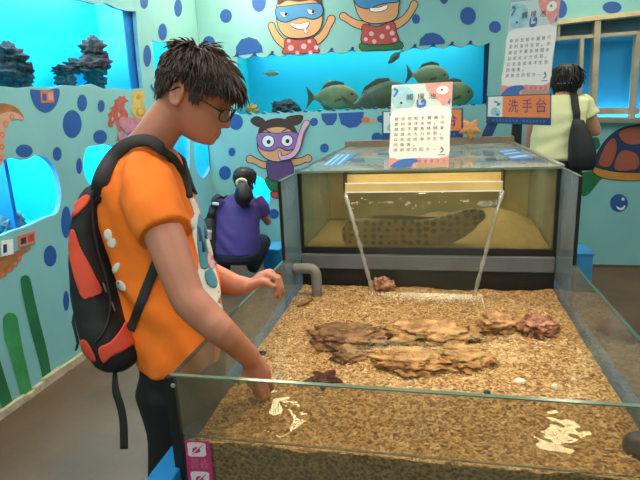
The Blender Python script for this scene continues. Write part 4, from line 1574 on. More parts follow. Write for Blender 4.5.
# side profile of a head: height, front, back, half width (ear at the origin)
HEAD = [(-.104, .072, .018, .022), (-.098, .098, .006, .034), (-.088, .113, -.006, .044), (-.074, .118, -.024, .053), (-.060, .117, -.045, .060),
        (-.042, .116, -.062, .066), (-.020, .116, -.074, .071), (.0, .114, -.083, .074), (.022, .110, -.089, .077), (.042, .116, -.092, .079),
        (.060, .116, -.092, .080), (.078, .110, -.087, .078), (.094, .098, -.077, .073), (.108, .078, -.060, .062), (.118, .050, -.036, .044), (.124, .020, -.010, .018)]


def head_point(u, th, s, face=True):
    rows = HEAD
    k = 0
    while k < len(rows) - 2 and u > rows[k + 1][0]:
        k += 1
    a, b = rows[k], rows[k + 1]
    t = min(1, max(0, (u - a[0]) / (b[0] - a[0])))
    fr, bk, w = [a[i] + (b[i] - a[i]) * t for i in (1, 2, 3)]
    c, h = (fr + bk) / 2, (fr - bk) / 2
    cs, sn = math.cos(th), math.sin(th)
    x = c + h * math.copysign(abs(cs) ** .92, cs)
    y = w * math.copysign(abs(sn) ** .86, sn) * (1 - .10 * max(0, cs))
    if face and cs > 0:
        g = lambda q, m, sd: math.exp(-((q - m) / sd) ** 2)
        tip = .026 * max(0, min(1, (.036 - u) / .056)) if u > -.021 else .026 * max(0, 1 - (-.021 - u) / .012)
        x += tip * g(y, 0, .0095 + .006 * max(0, min(1, (.02 - u) / .04)))
        x += .010 * g(y, 0, .021) * (g(u, -.047, .0065) + .9 * g(u, -.061, .006))
        x += .006 * g(y, 0, .018) * g(u, -.084, .011)
        x -= .011 * g(abs(y), .033, .015) * g(u, .020, .012)
        x += .004 * g(abs(y), .030, .02) * g(u, .043, .007)
    return V((x, y, u)) * s


def add_head(mb, O, fr, s, face=True, nu=56, nv=64, ears=True):
    f, lat, u = fr
    W = lambda p: O + f * p.x + lat * p.y + u * p.z
    rings = []
    for j in range(nv + 1):
        uu = -.104 + .228 * (j / nv)
        rings.append([W(head_point(uu, 2 * PI * k / nu, s, face)) for k in range(nu)])
    mb.loft(rings, M['skin'])
    if ears:
        for sg in (-1, 1):
            c = V((-.004, sg * .078, .002)) * s
            mx = Matrix((f, lat, u)).transposed()
            tilt = mx @ Matrix.Rotation(sg * .35, 3, 'Z') @ Matrix.Rotation(-.2, 3, 'Y')
            mb.sphere(W(c), V((.019, .007, .031)) * s, M['skin'], 14, 10, tilt)
            rim = [W(c) + tilt @ (V((.019 * math.cos(q), sg * .007, .031 * math.sin(q))) * s) for q in [(-1.9 - .42 * k) for k in range(11)]]
            mb.tube(rim, .0052 * s, M['skin'], 8)
            mb.sphere(W(c) + tilt @ (V((.004, sg * .003, -.026)) * s), V((.010, .006, .010)) * s, M['skin'], 10, 8, tilt)
    return W


def nearest_out(bvh, p, d):
    loc, n, i, _ = bvh.find_nearest(p)
    return loc + n * d, n


def bvh_of(o):
    return BVHTree.FromPolygons([v.co for v in o.data.vertices], [p.vertices for p in o.data.polygons])


def strap(mb, pts, nrm, w, th, material, bevel=.25):
    """a webbing strip of width w and thickness th lying with its face along nrm"""
    rings = []
    for i, p in enumerate(pts):
        t = (pts[min(i + 1, len(pts) - 1)] - pts[max(i - 1, 0)]).normalized()
        n = (nrm[i] - t * nrm[i].dot(t)).normalized()
        b = t.cross(n)
        ww = w[i] if hasattr(w, '__len__') else w
        rings.append([p + b * ww / 2 * x + n * th / 2 * y for x, y in ((-1, -.4), (-.9, -1), (.9, -1), (1, -.4), (1, .4), (.9, 1), (-.9, 1), (-1, .4))])
    mb.loft(rings, material)


def cloth_patch(o, poly, material, name, parent, off=.0018, th=.0014, step=2.5):
    """a piece of fabric or print that follows the surface of o inside an outline"""
    bvh = bvh_of(o)
    co = [V((x, y)) for x, y in poly]
    xs, ys = [p[0] for p in poly], [p[1] for p in poly]
    n = len(co)
    ed = [(i, (i + 1) % n) for i in range(n)]

    def inside(x, y):
        c = False
        for i in range(n):
            a, b = co[i], co[i - 1]
            if (a.y > y) != (b.y > y) and x < (b.x - a.x) * (y - a.y) / (b.y - a.y) + a.x:
                c = not c
        return c
    y = min(ys) + step / 2
    while y < max(ys):
        x = min(xs) + step / 2
        while x < max(xs):
            if inside(x, y) and min((V((x, y)) - p).length for p in co[:n]) > step * .4:
                co.append(V((x, y)))
            x += step
        y += step
    vv, ee, ff, _, _, _ = delaunay_2d_cdt(co, ed, [], 1, 1e-4)
    top = []
    last = None
    for p in vv:
        d = ray(p.x, p.y).normalized()
        loc, nn, i, _ = bvh.ray_cast(EYE, d)
        top.append((loc, nn) if loc else None)
    good = [t for t in top if t]
    if not good:
        return None
    dm = sorted((t[0] - EYE).length for t in good)[len(good) // 2]
    pts = []
    for p, t in zip(vv, top):
        if t and abs((t[0] - EYE).length - dm) < .22:
            pts.append(t[0] + t[1] * off)
        else:
            q = EYE + ray(p.x, p.y).normalized() * dm
            loc, nn, i, _ = bvh.find_nearest(q)
            pts.append(loc + nn * off)
    mb = MB()
    mb.raw(pts, [tuple(f) for f in ff], material)
    r = mb.build(name, parent, smooth=True, clean=False)
    md = r.modifiers.new('thick', 'SOLIDIFY')
    md.thickness = th
    md.offset = 0
    return r


def hair_mesh(name, O, fr, s, material, parent, region, whorl, length, count, cap=.010, lift=.25, seed=1, tuft=None, fall=.5, width=.0042):
    """a cap close to the scalp and many tapering locks that grow away from the whorl"""
    rnd = random.Random(seed)
    f, lat, u = fr
    W = lambda p: O + f * p.x + lat * p.y + u * p.z
    mb = MB()
    nu, nv = 64, 48
    vs, ok = [], []
    for j in range(nv + 1):
        uu = -.104 + .228 * (j / nv)
        for k in range(nu):
            th = 2 * PI * k / nu
            p = head_point(uu, th, s, False)
            c = V((.01, 0, .02)) * s
            d = (p - c).normalized()
            r_ = region(uu, (th + PI) % (2 * PI) - PI)
            vs.append(W(p + d * (cap * (1 + .35 * noise.noise(p * 60)) if r_ else -.004)))
            ok.append(r_)
    fs = []
    for j in range(nv):
        for k in range(nu):
            k2 = (k + 1) % nu
            q = (j * nu + k, j * nu + k2, (j + 1) * nu + k2, (j + 1) * nu + k)
            if sum(ok[i] for i in q) >= 2:
                fs.append(q)
    fs.append(tuple(nv * nu + k for k in range(nu)))
    mb.raw(vs, fs, material)
    wp = V(whorl) * s
    made = 0
    while made < count:
        uu = rnd.uniform(-.10, .124)
        th = rnd.uniform(-PI, PI)
        if not region(uu, th):
            continue
        p = head_point(uu, th, s, False)
        c = V((.01, 0, .02)) * s
        nrm = (p - c).normalized()
        flow = (p - wp)
        flow = flow - nrm * flow.dot(nrm)
        flow = flow.normalized() if flow.length > 1e-5 else V((1, 0, 0))
        flow = (flow + V((rnd.gauss(0, .22), rnd.gauss(0, .22), rnd.gauss(0, .22)))).normalized()
        L = length(uu, th) * s * rnd.uniform(.75, 1.15)
        lf = lift
        if tuft and (p - wp).length < tuft[0] * s:
            lf = tuft[1] * rnd.uniform(.6, 1.2)
        pts, rad = [], []
        q = p + nrm * cap * .6
        d = (flow + nrm * lf).normalized()
        for k in range(6):
            pts.append(W(q))
            rad.append(width * s * (1.0, 1.1, 1., .8, .5, .12)[k])
            q = q + d * L / 5
            down = f * 0
            g = V((f.z, lat.z, u.z)) * -1
            inner = (q - c)
            d = (d + g * fall * .28 - nrm * .10).normalized()
            # stay outside the skull
            hp = head_point(max(-.10, min(.123, q.z / s)), math.atan2(q.y, q.x - .012 * s), s, False)
            hr = (V((hp.x, hp.y, 0)) - V((.012 * s, 0, 0))).length
            qr = (V((q.x, q.y, 0)) - V((.012 * s, 0, 0))).length
            if qr < hr + cap * .8 and q.z / s < .11:
                kk = (hr + cap * .8) / max(qr, 1e-4)
                q = V((.012 * s + (q.x - .012 * s) * kk, q.y * kk, q.z))
        mb.tube(pts, rad, material, 5, False)
        made += 1
    return mb.build(name, parent, smooth=True, clean=False)


# ---------------------------------------------------------------- the boy
AZ = math.radians(15)
F0, LAT, UP = frame(AZ)
TB = 1.55
SC = TB / FPX
foot = dep(168, 340, TB)
boy = thing('person', (foot.x, foot.y, 0), 'boy in glasses and orange t-shirt dipping his right hand into the touch pool', 'person')
body = MB()
# trunk under the shirt
secs = [(146, 150, 40, .055), (152, 148, 62, .09), (162, 145, 70, .145), (180, 143, 74, .165), (205, 148, 84, .16), (240, 157, 88, .15), (275, 166, 86, .145), (310, 176, 82, .145), (345, 182, 70, .15), (365, 182, 66, .15)]
body.loft([ring(dep(mid, y, TB), F0, LAT, w * SC / 2 * .9, hw) for y, mid, w, hw in secs], M['skin'])
# neck
HFR = frame(math.radians(5), math.radians(33))
HS = 1.02
HO = dep(179.5, 95, 1.42) + HFR[1] * .078 * HS
body.tube([dep(141, 158, TB), dep(152, 142, 1.52), HO + HFR[0] * -.022 + HFR[2] * -.055, HO + HFR[2] * -.02 + HFR[0] * -.02], [.068, .058, .054, .054], M['skin'], 20)
HW_ = add_head(body, HO, HFR, HS)
# right arm into the water
sh = dep(150, 190, 1.385)
elb = dep(188, 299, 1.275)
wri = at(250, 357, 'Z', .775)
body.tube([tuple(q) for q in spline([tuple(sh), tuple(dep(160, 222, 1.33)), tuple(dep(170, 250, 1.30)), tuple(elb)], 4)], [.034, .038, .044, .048, .050, .051, .050, .050, .049, .0475, .045, .0435, .0425], M['skin'], 18)
fore = spline([tuple(elb), tuple(dep(205, 316, 1.275)), tuple(dep(226, 335, 1.285)), tuple(wri)], 4)
body.tube(fore, [.043, .0435, .0435, .043, .042, .0405, .039, .037, .035, .033, .0315, .030, .029], M['skin'], 18)
pal = at(258.5, 373, 'Z', .722)
pd = (pal - wri).normalized()
body.tube([wri - pd * .01, wri + pd * .02, pal, pal + pd * .012], [.029, .034, .039, .034], M['skin'], 16, flat=.62, side=tuple(LAT + F0 * .3))
for (kx, ky), (mx_, my), (tx_, ty_), r_ in (((251.5, 377), (253.5, 387), (257, 396), .0095), ((257, 379), (260, 390), (263.5, 400), .0098), ((262.5, 378), (266, 388), (269, 397), .0094), ((267, 375), (270, 383), (272.5, 390), .0085)):
    body.tube([at(kx, ky, 'Z', .712), at(mx_, my, 'Z', .683), at(tx_, ty_, 'Z', .660)], [r_ * 1.1, r_, r_ * .8], M['skin'], 10)
body.tube([at(250, 363, 'Z', .748), at(247, 374, 'Z', .722), at(249.5, 384, 'Z', .692)], [.014, .0115, .009], M['skin'], 10)
# left arm with the relaxed hand
lsh = dep(158, 178, 1.69)
lel = dep(196, 268, 1.70)
lwr = dep(247, 286, 1.61)
body.tube(spline([tuple(lsh), tuple(dep(172, 225, 1.72)), tuple(lel)], 5), [.055, .052, .05, .048, .047, .046, .045, .044, .043, .042, .041], M['skin'], 16)
body.tube([lel, dep(222, 280, 1.66), dep(236, 285.5, 1.635), lwr], [.042, .039, .034, .027], M['skin'], 16)
body.tube([lwr, dep(254, 283.5, 1.607), dep(262, 278.5, 1.607), dep(268, 275.5, 1.607)], [.027, .031, .036, .033], M['skin'], 16, flat=.55, side=(.2, 0, 1))
for j, (t0, pts_, r_) in enumerate(((1.578, ((267.5, 274.5), (277, 279), (278.5, 288), (275, 296)), .0092), (1.598, ((268, 273.5), (279, 277.5), (281.5, 287.5), (278, 298)), .0095), (1.618, ((268.5, 273.5), (279, 278), (281, 287), (277.5, 296)), .009), (1.636, ((267.5, 274.5), (276, 279), (278, 286), (275, 293)), .008))):
    body.tube([dep(x, y, t0) for x, y in pts_], [r_ * 1.1, r_, r_ * .95, r_ * .8], M['skin'], 10)
body.tube([dep(252, 285.5, 1.59), dep(261, 282, 1.572), dep(267, 282.5, 1.565), dep(272.5, 286.5, 1.565)], [.014, .012, .0105, .0085], M['skin'], 10)
bo = fused(body, 'body', .0042, 3, boy)
# lips carry their own colour
bo.data.materials.append(M['lip'])
f_, l_, u_ = HFR
for p in bo.data.polygons:
    d = (p.center - HO) / HS
    x, y, z = d.dot(f_), d.dot(l_), d.dot(u_)
    if x > .108 and abs(y) < .019 * (1 - ((z + .054) / .0125) ** 2 if abs(z + .054) < .0125 else 0) and abs(z + .054) < .0125:
        p.material_index = 1

# shirt
shirt = MB()
ssec = [(147, 143, 50, .075), (150, 143, 60, .10), (155, 144, 68, .135), (163, 144, 76, .168), (178, 143, 86, .185), (200, 147, 95, .192), (235, 156, 103, .180), (265, 164, 103, .174), (295, 172, 101, .174), (320, 178, 96, .176), (338, 182, 90, .176), (349, 183, 86, .174), (351, 183, 82, .166)]
srings = []
for i, (y, mid, w, hw) in enumerate(ssec):
    rr = ring(dep(mid, y, TB), F0, LAT, w * SC / 2 * .93, hw, 64, 2.4)
    c = sum(rr, V()) / len(rr)
    k = max(0, min(1, (i - 4) / 6))
    rr = [p + (p - c).normalized() * .006 * k * math.sin(j * 2 * PI / 64 * 9 + i * .5) for j, p in enumerate(rr)]
    srings.append(rr)
shirt.loft(srings, M['tee'])
arm_d = (dep(168, 243, 1.24) - sh).normalized()
shirt.tube([dep(146, 170, 1.46), dep(147, 180, 1.425), dep(149, 194, 1.39), dep(157, 214, 1.345), dep(166, 234, 1.318)], [.058, .074, .079, .075, .071], M['tee'], 24, False)
shirt.tube([dep(152, 168, 1.64), dep(160, 187, 1.70), dep(170, 215, 1.72), dep(176, 232, 1.72)], [.058, .066, .066, .064], M['tee'], 20, False)
so = fused(shirt, 't_shirt', .0048, 12, boy)
def shirt_folds(p):
    w_ = noise.fractal(V((p.x * 9, p.y * 9, p.z * 6)), 1, 2, 3)
    fold = math.sin((p.z * .8 + (p - HO).dot(F0) * 1.1) * 44 + 3 * noise.noise(p * 5)) * max(0, noise.noise(p * 4 + V((3, 1, 7))) + .3)
    return .0055 * w_ + .0105 * fold


ripple(so, shirt_folds)
# prints on the shirt
cloth_patch(so, smoothpoly([(188, 196), (194, 200), (201, 218), (209, 245), (216, 274), (222, 300), (222, 312), (216, 312), (207, 302), (199, 296), (197, 278), (198, 262), (193, 240), (190, 222), (194, 214)], 3), M['print'], 'white_print', so)
cloth_patch(so, smoothpoly([(198, 214), (203, 222), (208, 240), (212, 258), (207, 268), (200, 268), (197, 250), (196, 232)], 3), M['printteal'], 'teal_print', so, off=.0042)
cloth_patch(so, smoothpoly([(204, 272), (211, 270), (216, 282), (214, 288), (206, 284)], 3), M['printteal'], 'teal_print', so, off=.0042)
cloth_patch(so, smoothpoly([(207, 252), (213, 254), (215, 264), (210, 270), (206, 262)], 3), M['pinkpaint'], 'pink_print', so, off=.0050)
for pl in ([(196, 226), (199, 230), (201, 240), (198, 242)], [(200, 240), (203, 243), (204, 252), (201, 252)], [(202, 226), (205, 232), (206, 240), (203, 238)]):
    cloth_patch(so, pl, M['navy'], 'dark_print', so, off=.0058, step=1.5)
cloth_patch(so, smoothpoly([(205, 236), (209, 246), (211, 256), (208, 256), (205, 246)], 3), M['print'], 'white_print', so, off=.0056, step=1.5)
for k, e_ in enumerate((ell(108, 235, 4, 6, 14), ell(112, 243, 4.5, 5, 14), ell(116, 268, 3, 6, 14, .5), ell(121, 286, 4, 6.5, 14, -.6))):
    cloth_patch(so, e_, M['print'], 'back_print', so, off=.0008, th=.0012)

# trousers
tr = MB()
hip = dep(183, 348, TB)
tr.loft([ring(hip + V((0, 0, dz)), F0, LAT, ra, rb, 28) for dz, ra, rb in ((.03, .115, .16), (-.03, .12, .168), (-.10, .115, .168), (-.16, .09, .14))], M['pants'])
hip2 = V((hip.x - .03, hip.y, hip.z))
for sg, dx in ((-1, -.035), (1, .02)):
    a = hip2 + LAT * (.085 * sg) + V((0, 0, -.08))
    k_ = V((hip.x + dx - .01, hip.y, .42)) + LAT * (.09 * sg)
    e_ = V((hip.x + dx - .05, hip.y, .075)) + LAT * (.10 * sg)
    tr.tube(spline([tuple(a), tuple((a + k_) / 2 + F0 * .015), tuple(k_), tuple((k_ + e_) / 2 - F0 * .01), tuple(e_)], 3), [.098, .096, .092, .088, .084, .08, .077, .074, .072, .07, .068, .066, .066], M['pants'], 20)
fused(tr, 'trousers', .007, 3, boy)
for sg, dx in ((-1, -.035), (1, .02)):
    e_ = V((hip.x + dx - .05, hip.y, 0)) + LAT * (.10 * sg)
    m_ = MB()
    m_.loft([ring(e_ + F0 * .05 + V((0, 0, z)), F0, LAT, ra, rb, 24, 2.6) for z, ra, rb in ((.0, .135, .046), (.02, .14, .05), (.05, .12, .046), (.075, .075, .042), (.10, .055, .045))], M['shoe'])
    m_.build('shoe', boy, smooth=True)

# hair
def boy_region(u, th):
    a = abs(math.degrees(th))
    if a < 34:
        return u > .082
    if a < 56:
        return u > .082 - (a - 34) / 22 * .022
    if a < 72:
        return u > .060 - (a - 56) / 16 * .034
    if a < 84:
        return u > .014
    if a < 116:
        return u > .046 - max(0, (a - 104) / 12) * .03
    return u > .008 - (a - 116) / 64 * .050


def boy_len(u, th):
    a = abs(math.degrees(th))
    if a < 42 and u > .07:
        return .060
    if u > .095:
        return .052
    if u > .065:
        return .036
    return .024 if 60 < a < 125 else .030


hair_mesh('hair', HO, HFR, HS, M['hair'], boy, boy_region, (-.045, .01, .125), boy_len, 3000, cap=.011, lift=.22, seed=3, tuft=(.05, .8), fall=.45, width=.0030)

# eyes, brows, spectacles
for sg in (-1, 1):
    m_ = MB()
    c = V((.1045, sg * .033, .016)) * HS
    mx = Matrix((f_, l_, u_)).transposed() @ Matrix.Rotation(sg * .35, 3, 'Z')
    m_.sphere(HW_(c), V((.006, .012, .0035)) * HS, M['eye'], 12, 8, mx)
    m_.build('eye', boy, smooth=True)
    m_ = MB()
    pts = []
    for k in range(7):
        y = .016 + .035 * k / 6
        th = math.asin(min(1, y / .079))
        hp = head_point(.048 + .004 * math.sin(PI * k / 6), th, 1)
        pts.append(HW_(V((hp.x + .001, sg * abs(hp.y), hp.z)) * HS))
    m_.tube(pts, [.0018, .0028, .003, .003, .0028, .0022, .0014], M['hair'], 6)
    m_.build('eyebrow', boy, smooth=True)
m_ = MB()
lens_b = []
for sg in (-1, 1):
    cen = V((.128, sg * .034, .010))
    loop = []
    for k in range(28):
        q = 2 * PI * k / 28
        cs, sn = math.cos(q), math.sin(q)
        yy = .0265 * math.copysign(abs(cs) ** .75, cs)
        zz = .0185 * math.copysign(abs(sn) ** .75, sn)
        loop.append(HW_(V((cen.x - .014 * (max(0, sg * (cen.y + yy)) / .06) ** 2, cen.y + yy, cen.z + zz)) * HS))
    lens_b.append(loop)
    m_.tube(loop + [loop[0]], .0021, M['frame'], 8, False)
    hinge = V((.1165, sg * .0615, .016)) * HS
    m_.tube([HW_(hinge), HW_(V((.105, sg * .073, .019)) * HS), HW_(V((.06, sg * .081, .021)) * HS), HW_(V((.01, sg * .084, .024)) * HS), HW_(V((-.012, sg * .083, .016)) * HS), HW_(V((-.026, sg * .08, -.004)) * HS)], .0024, M['frame'], 8)
m_.tube([HW_(V((.127, -.009, .015)) * HS), HW_(V((.133, 0, .019)) * HS), HW_(V((.127, .009, .015)) * HS)], .0018, M['frame'], 8)
gl = m_.build('glasses', boy, smooth=True)
for loop in lens_b:
    m_ = MB()
    m_.face(loop, M['lens'])
    m_.build('lens', gl, clean=False)

# ---------------------------------------------------------------- backpack
pk = MB()
psec = [(180, 108, 12, .07), (183, 106, 18, .10), (190, 103, 22, .125), (203, 101, 26, .14), (222, 100, 31, .145), (250, 102, 37, .15), (280, 106.5, 43, .155), (305, 113, 48, .16), (325, 122, 53, .16), (337, 126, 52, .155), (346, 128, 46, .145), (353, 128, 34, .12), (358, 127, 20, .08)]
TP = 1.50
PAZ = frame(math.radians(12))
pk.loft([ring(dep(mid, y, TP), PAZ[0], PAZ[1], w * TP / FPX / 2, hw, 40, 2.9) for y, mid, w, hw in psec], M['pack'])
pbase = dep(105, 340, TP)
packroot = thing('backpack', (pbase.x, pbase.y, pbase.z), 'black backpack with red orange panels on the back of the boy', 'backpack')
po = fused(pk, 'main_bag', .005, 4, packroot)
ripple(po, lambda p: .004 * noise.fractal(p * 9, 1, 2, 3) + .003 * math.sin(p.z * 70 + 4 * noise.noise(p * 6)) * max(0, noise.noise(p * 5)))
cloth_patch(po, smoothpoly([(71.5, 232), (75, 231), (80, 246), (88, 262), (96, 279), (101.5, 291), (95, 296), (84, 298.5), (78, 286), (73, 268), (70, 250)], 3), M['packred'], 'side_panel', packroot, off=.003, th=.004)
cloth_patch(po, smoothpoly([(80, 200), (86, 196), (90, 198), (86, 206), (78, 214), (72, 218), (74, 208)], 3), M['packred'], 'top_panel', packroot, off=.003, th=.004)
cloth_patch(po, smoothpoly([(99, 348), (110, 342), (120, 330), (125, 322), (131, 332), (134, 342), (124, 350), (112, 356), (104, 362)], 3), M['packred'], 'pocket_panel', packroot, off=.004, th=.004)
cloth_patch(po, smoothpoly([(82, 340), (87, 341), (94, 352), (97, 361), (90, 358), (84, 350)], 3), M['packred'], 'base_panel', packroot, off=.004, th=.004)
bp_ = bvh_of(po)
# pocket seam and zip pulls
m_ = MB()
seam = []
for x, y in ((92, 200), (93, 225), (98, 252), (106, 280), (110, 305), (106, 328), (96, 342)):
    loc, nn, i, _ = bp_.ray_cast(EYE, ray(x, y).normalized())
    if loc:
        seam.append(loc + nn * .002)
m_.tube(spline([tuple(q) for q in seam], 4), .0035, M['strap'], 6)
m_.build('zip_seam', packroot, smooth=True)
for x, y in ((102.5, 284), (111, 303)):
    loc, nn, i, _ = bp_.ray_cast(EYE, ray(x, y).normalized())
    m_ = MB()
    m_.tube([loc + nn * .004, loc + nn * .007 + V((.002, 0, -.022))], [.004, .005], M['zip'], 6, flat=.5)
    m_.build('zip_pull', packroot, smooth=True)
# shoulder strap over the shirt
sb = bvh_of(so)
def laid(path, off=.006):
    P, N = [], []
    for x, y, t in spline(path, 5):
        d = ray(x, y).normalized()
        loc, nn, i, _ = sb.ray_cast(EYE, d)
        q = EYE + ray(x, y) * t
        if loc and abs((loc - q).length) < .14:
            P.append(loc + nn * off)
            N.append(nn)
        else:
            p_, n_ = nearest_out(sb, q, off)
            P.append(p_)
            N.append(n_)
    for _ in range(3):
        P = [P[0]] + [(P[i - 1] + P[i] * 2 + P[i + 1]) / 4 for i in range(1, len(P) - 1)] + [P[-1]]
        N = [N[0]] + [(N[i - 1] + N[i] + N[i + 1]).normalized() for i in range(1, len(N) - 1)] + [N[-1]]
    return P, N


path = spline([(97, 202), (99, 188), (104, 172), (112, 158), (123, 147), (136, 141), (150, 141), (162, 149), (173, 160), (181, 172), (186, 187), (188, 197)], 4)
ts = []
for x, y in path:
    loc, nn, i, _ = sb.ray_cast(EYE, ray(x, y).normalized())
    ts.append((loc - EYE).dot(CF) - .008 if loc else None)
ts[0] = 1.455
for i in range(len(ts)):
    if ts[i] is None or not 1.25 < ts[i] < 1.56:
        a = max(k for k in range(i) if ts[k])
        nx_ = [k for k in range(i + 1, len(ts)) if ts[k] and 1.25 < ts[k] < 1.56]
        b_ = nx_[0] if nx_ else a
        ts[i] = ts[a] + (ts[b_] - ts[a]) * ((i - a) / max(1, b_ - a))
for _ in range(3):
    ts = [ts[0]] + [min(ts[i], (ts[i - 1] + ts[i] * 2 + ts[i + 1]) / 4) for i in range(1, len(ts) - 1)] + [ts[-1]]
ts = [min(t, 1.44) if 108 < x < 166 else t for (x, y), t in zip(path, ts)]
for _ in range(2):
    ts = [ts[0]] + [(ts[i - 1] + ts[i] * 2 + ts[i + 1]) / 4 for i in range(1, len(ts) - 1)] + [ts[-1]]
P = [dep(x, y, t) for (x, y), t in zip(path, ts)]
N = [((EYE - q).normalized() * .75 + V((0, 0, .5))).normalized() for q in P]
m_ = MB(); strap(m_, P, N, [.044 - .016 * k / len(P) for k in range(len(P))], .010, M['strap']); m_.build('shoulder_strap', packroot, smooth=True)
P, N = laid([(158, 258, 1.38), (154, 270, 1.38), (148, 285, 1.38), (142, 302, 1.39), (136, 318, 1.40), (131, 330, 1.41)])
m_ = MB(); strap(m_, P, N, .026, .005, M['strap']); m_.build('lower_strap', packroot, smooth=True)
# far strap
P, N = [], []
for x, y, t in spline([(98, 196, 1.58), (108, 166, 1.62), (124, 154, 1.64), (150, 152, 1.64), (174, 168, 1.64), (186, 195, 1.63)], 5):
    p_, n_ = nearest_out(sb, EYE + ray(x, y) * t, .006)
    P.append(p_); N.append(n_)
m_ = MB(); strap(m_, P, N, .046, .010, M['strap']); m_.build('shoulder_strap', packroot, smooth=True)
# loose end hanging below
hp = [dep(115, 366, 1.42), dep(115, 380, 1.41), dep(116, 392, 1.40), dep(121, 408, 1.40), dep(123.5, 424, 1.40), dep(124, 449, 1.40)]
hp = [V(q) for q in spline([tuple(q) for q in hp], 4)]
m_ = MB(); strap(m_, hp, [V((.25, -.95, .1))] * len(hp), [.008 + .013 * min(1, k / 8) for k in range(len(hp))], .003, M['strap']); m_.build('hanging_strap', packroot, smooth=True)
m_ = MB(); m_.tube([dep(77, 300, 1.44), dep(73, 322, 1.43), dep(78, 343, 1.42), dep(76, 350, 1.42)], [.004, .004, .004, .003], M['strap'], 8); m_.build('side_cord', packroot, smooth=True)

# ---------------------------------------------------------------- crouching woman
AZ1 = math.radians(78)
G0, GL, GU = frame(AZ1)
T1 = 4.38
S1 = T1 / FPX
ft = at(242, 268, 'Z', 0)
w1 = thing('person', (ft.x, ft.y, 0), 'woman in a purple top crouching before the round porthole, seen from behind', 'person')
D1 = lambda x, y, dt=0.: dep(x, y, T1 + dt)
wb = MB()
h1 = frame(math.radians(80), math.radians(12))
HO1 = D1(244, 182, .03)
add_head(wb, HO1, h1, .92, nu=36, nv=40)
wb.tube([D1(240, 206), D1(242, 194, .0), HO1 + h1[2] * -.05], [.06, .052, .05], M['skinb'], 14)
wb.loft([ring(D1(x, y, d), G0, GL, ra, rb, 20) for x, y, d, ra, rb in ((240, 200, .02, .06, .11), (239, 215, .0, .09, .15), (238, 235, -.02, .09, .13), (237, 252, -.02, .10, .14))], M['skinb'])
wb.tube([D1(259, 200), D1(264, 216, .04), D1(268, 222, .20)], [.045, .038, .033], M['skinb'], 12)
wb.tube([D1(268, 222, .20), D1(266, 216, .32), D1(264, 214, .36)], [.03, .026, .028], M['skinb'], 12)
for k in range(4):
    wb.tube([D1(263 + k * .9, 214, .36), D1(262 + k * 1.1, 210 - .5 * k, .40), D1(262 + k * 1.1, 207, .405)], .009, M['skinb'], 8)
wb.tube([D1(266, 215, .36), D1(268, 212, .38)], .01, M['skinb'], 8)
wb.tube([D1(219, 202), D1(214, 222, .04), D1(218, 236, .18)], [.045, .038, .03], M['skinb'], 12)
wb.tube([D1(218, 236, .18), D1(222, 240, .26)], [.03, .034], M['skinb'], 12)
for k in range(4):
    wb.tube([D1(222 + k, 240, .27), D1(223 + k, 243, .30), D1(223 + k, 246, .29)], .009, M['skinb'], 8)
fused(wb, 'body', .008, 3, w1, M['skinb'])
sh1 = MB()
sh1.loft([ring(D1(x, y, d), G0, GL, ra, rb, 32, 2.5) for x, y, d, ra, rb in ((241, 194, .01, .055, .07), (240, 198, .02, .08, .14), (239, 204, .02, .115, .185), (238, 216, .0, .135, .19), (237, 230, -.03, .145, .185), (236, 243, -.04, .155, .20), (235.5, 251, -.04, .155, .205), (235.5, 253, -.04, .13, .18))], M['purpletee'])
sh1.tube([D1(256, 199, .0), D1(261, 206, .01), D1(264, 215, .04)], [.06, .064, .062], M['purpletee'], 16, False)
sh1.tube([D1(222, 199, .0), D1(217, 208, .01), D1(215, 219, .04)], [.06, .064, .062], M['purpletee'], 16, False)
s1 = fused(sh1, 'purple_top', .008, 3, w1)
ripple(s1, lambda p: .007 * math.sin((p.z * 1.2 + p.x * .8) * 45 + 3 * noise.noise(p * 5)) * max(0, noise.noise(p * 3) + .3))
tr1 = MB()
tr1.loft([ring(D1(x, y, d), G0, GL, ra, rb, 24) for x, y, d, ra, rb in ((236, 244, -.03, .12, .18), (236, 252, -.04, .155, .21), (236, 258, -.03, .15, .20), (237, 262, .0, .10, .15))], M['darkjean'])
for hx, kx, fx in ((226, 220, 225), (248, 263, 253)):
    kn = D1(kx, 242, .38)
    an = at(fx, 268, 'Z', .09)
    tr1.tube([D1(hx, 254, .0), (D1(hx, 254, .0) + kn) / 2 + V((0, 0, .02)), kn], [.10, .095, .075], M['darkjean'], 16)
    tr1.tube([kn, (kn + an) / 2, an + V((0, 0, .0))], [.074, .066, .055], M['darkjean'], 16)
fused(tr1, 'trousers', .009, 3, w1)
for fx in (226, 252):
    e_ = at(fx, 267, 'Z', .0)
    m_ = MB()
    m_.loft([ring(e_ + G0 * .05 + V((0, 0, z)), G0, GL, ra, rb, 20, 2.6) for z, ra, rb in ((.0, .125, .045), (.022, .13, .048))], M['white'])
    m_.loft([ring(e_ + G0 * .05 + V((0, 0, z)), G0, GL, ra, rb, 20, 2.6) for z, ra, rb in ((.023, .125, .046), (.05, .11, .044), (.08, .07, .04), (.10, .055, .04))], M['shoe'])
    m_.build('shoe', w1, smooth=True)
reg = lambda u, th: (u > .07 if abs(th) < .9 else (u > .0 if abs(th) < 1.5 else u > -.05))
hr1 = hair_mesh('hair', HO1, h1, .92, M['hairblack'], w1, reg, (.05, 0, .12), lambda u, th: .03, 500, cap=.012, lift=.0, seed=8, fall=.1, width=.006)
m_ = MB()
m_.tube(spline([tuple(D1(242, 184, -.13)), tuple(D1(243, 190, -.17)), tuple(D1(244, 197, -.17)), tuple(D1(246, 203, -.16)), tuple(D1(249, 206, -.15))], 4), [.03, .04, .05, .058, .064, .07, .074, .076, .077, .076, .074, .066, .056, .044, .034, .024, .012], M['hairblack'], 14)
m_.build('ponytail', hr1, smooth=True)
m_ = MB()
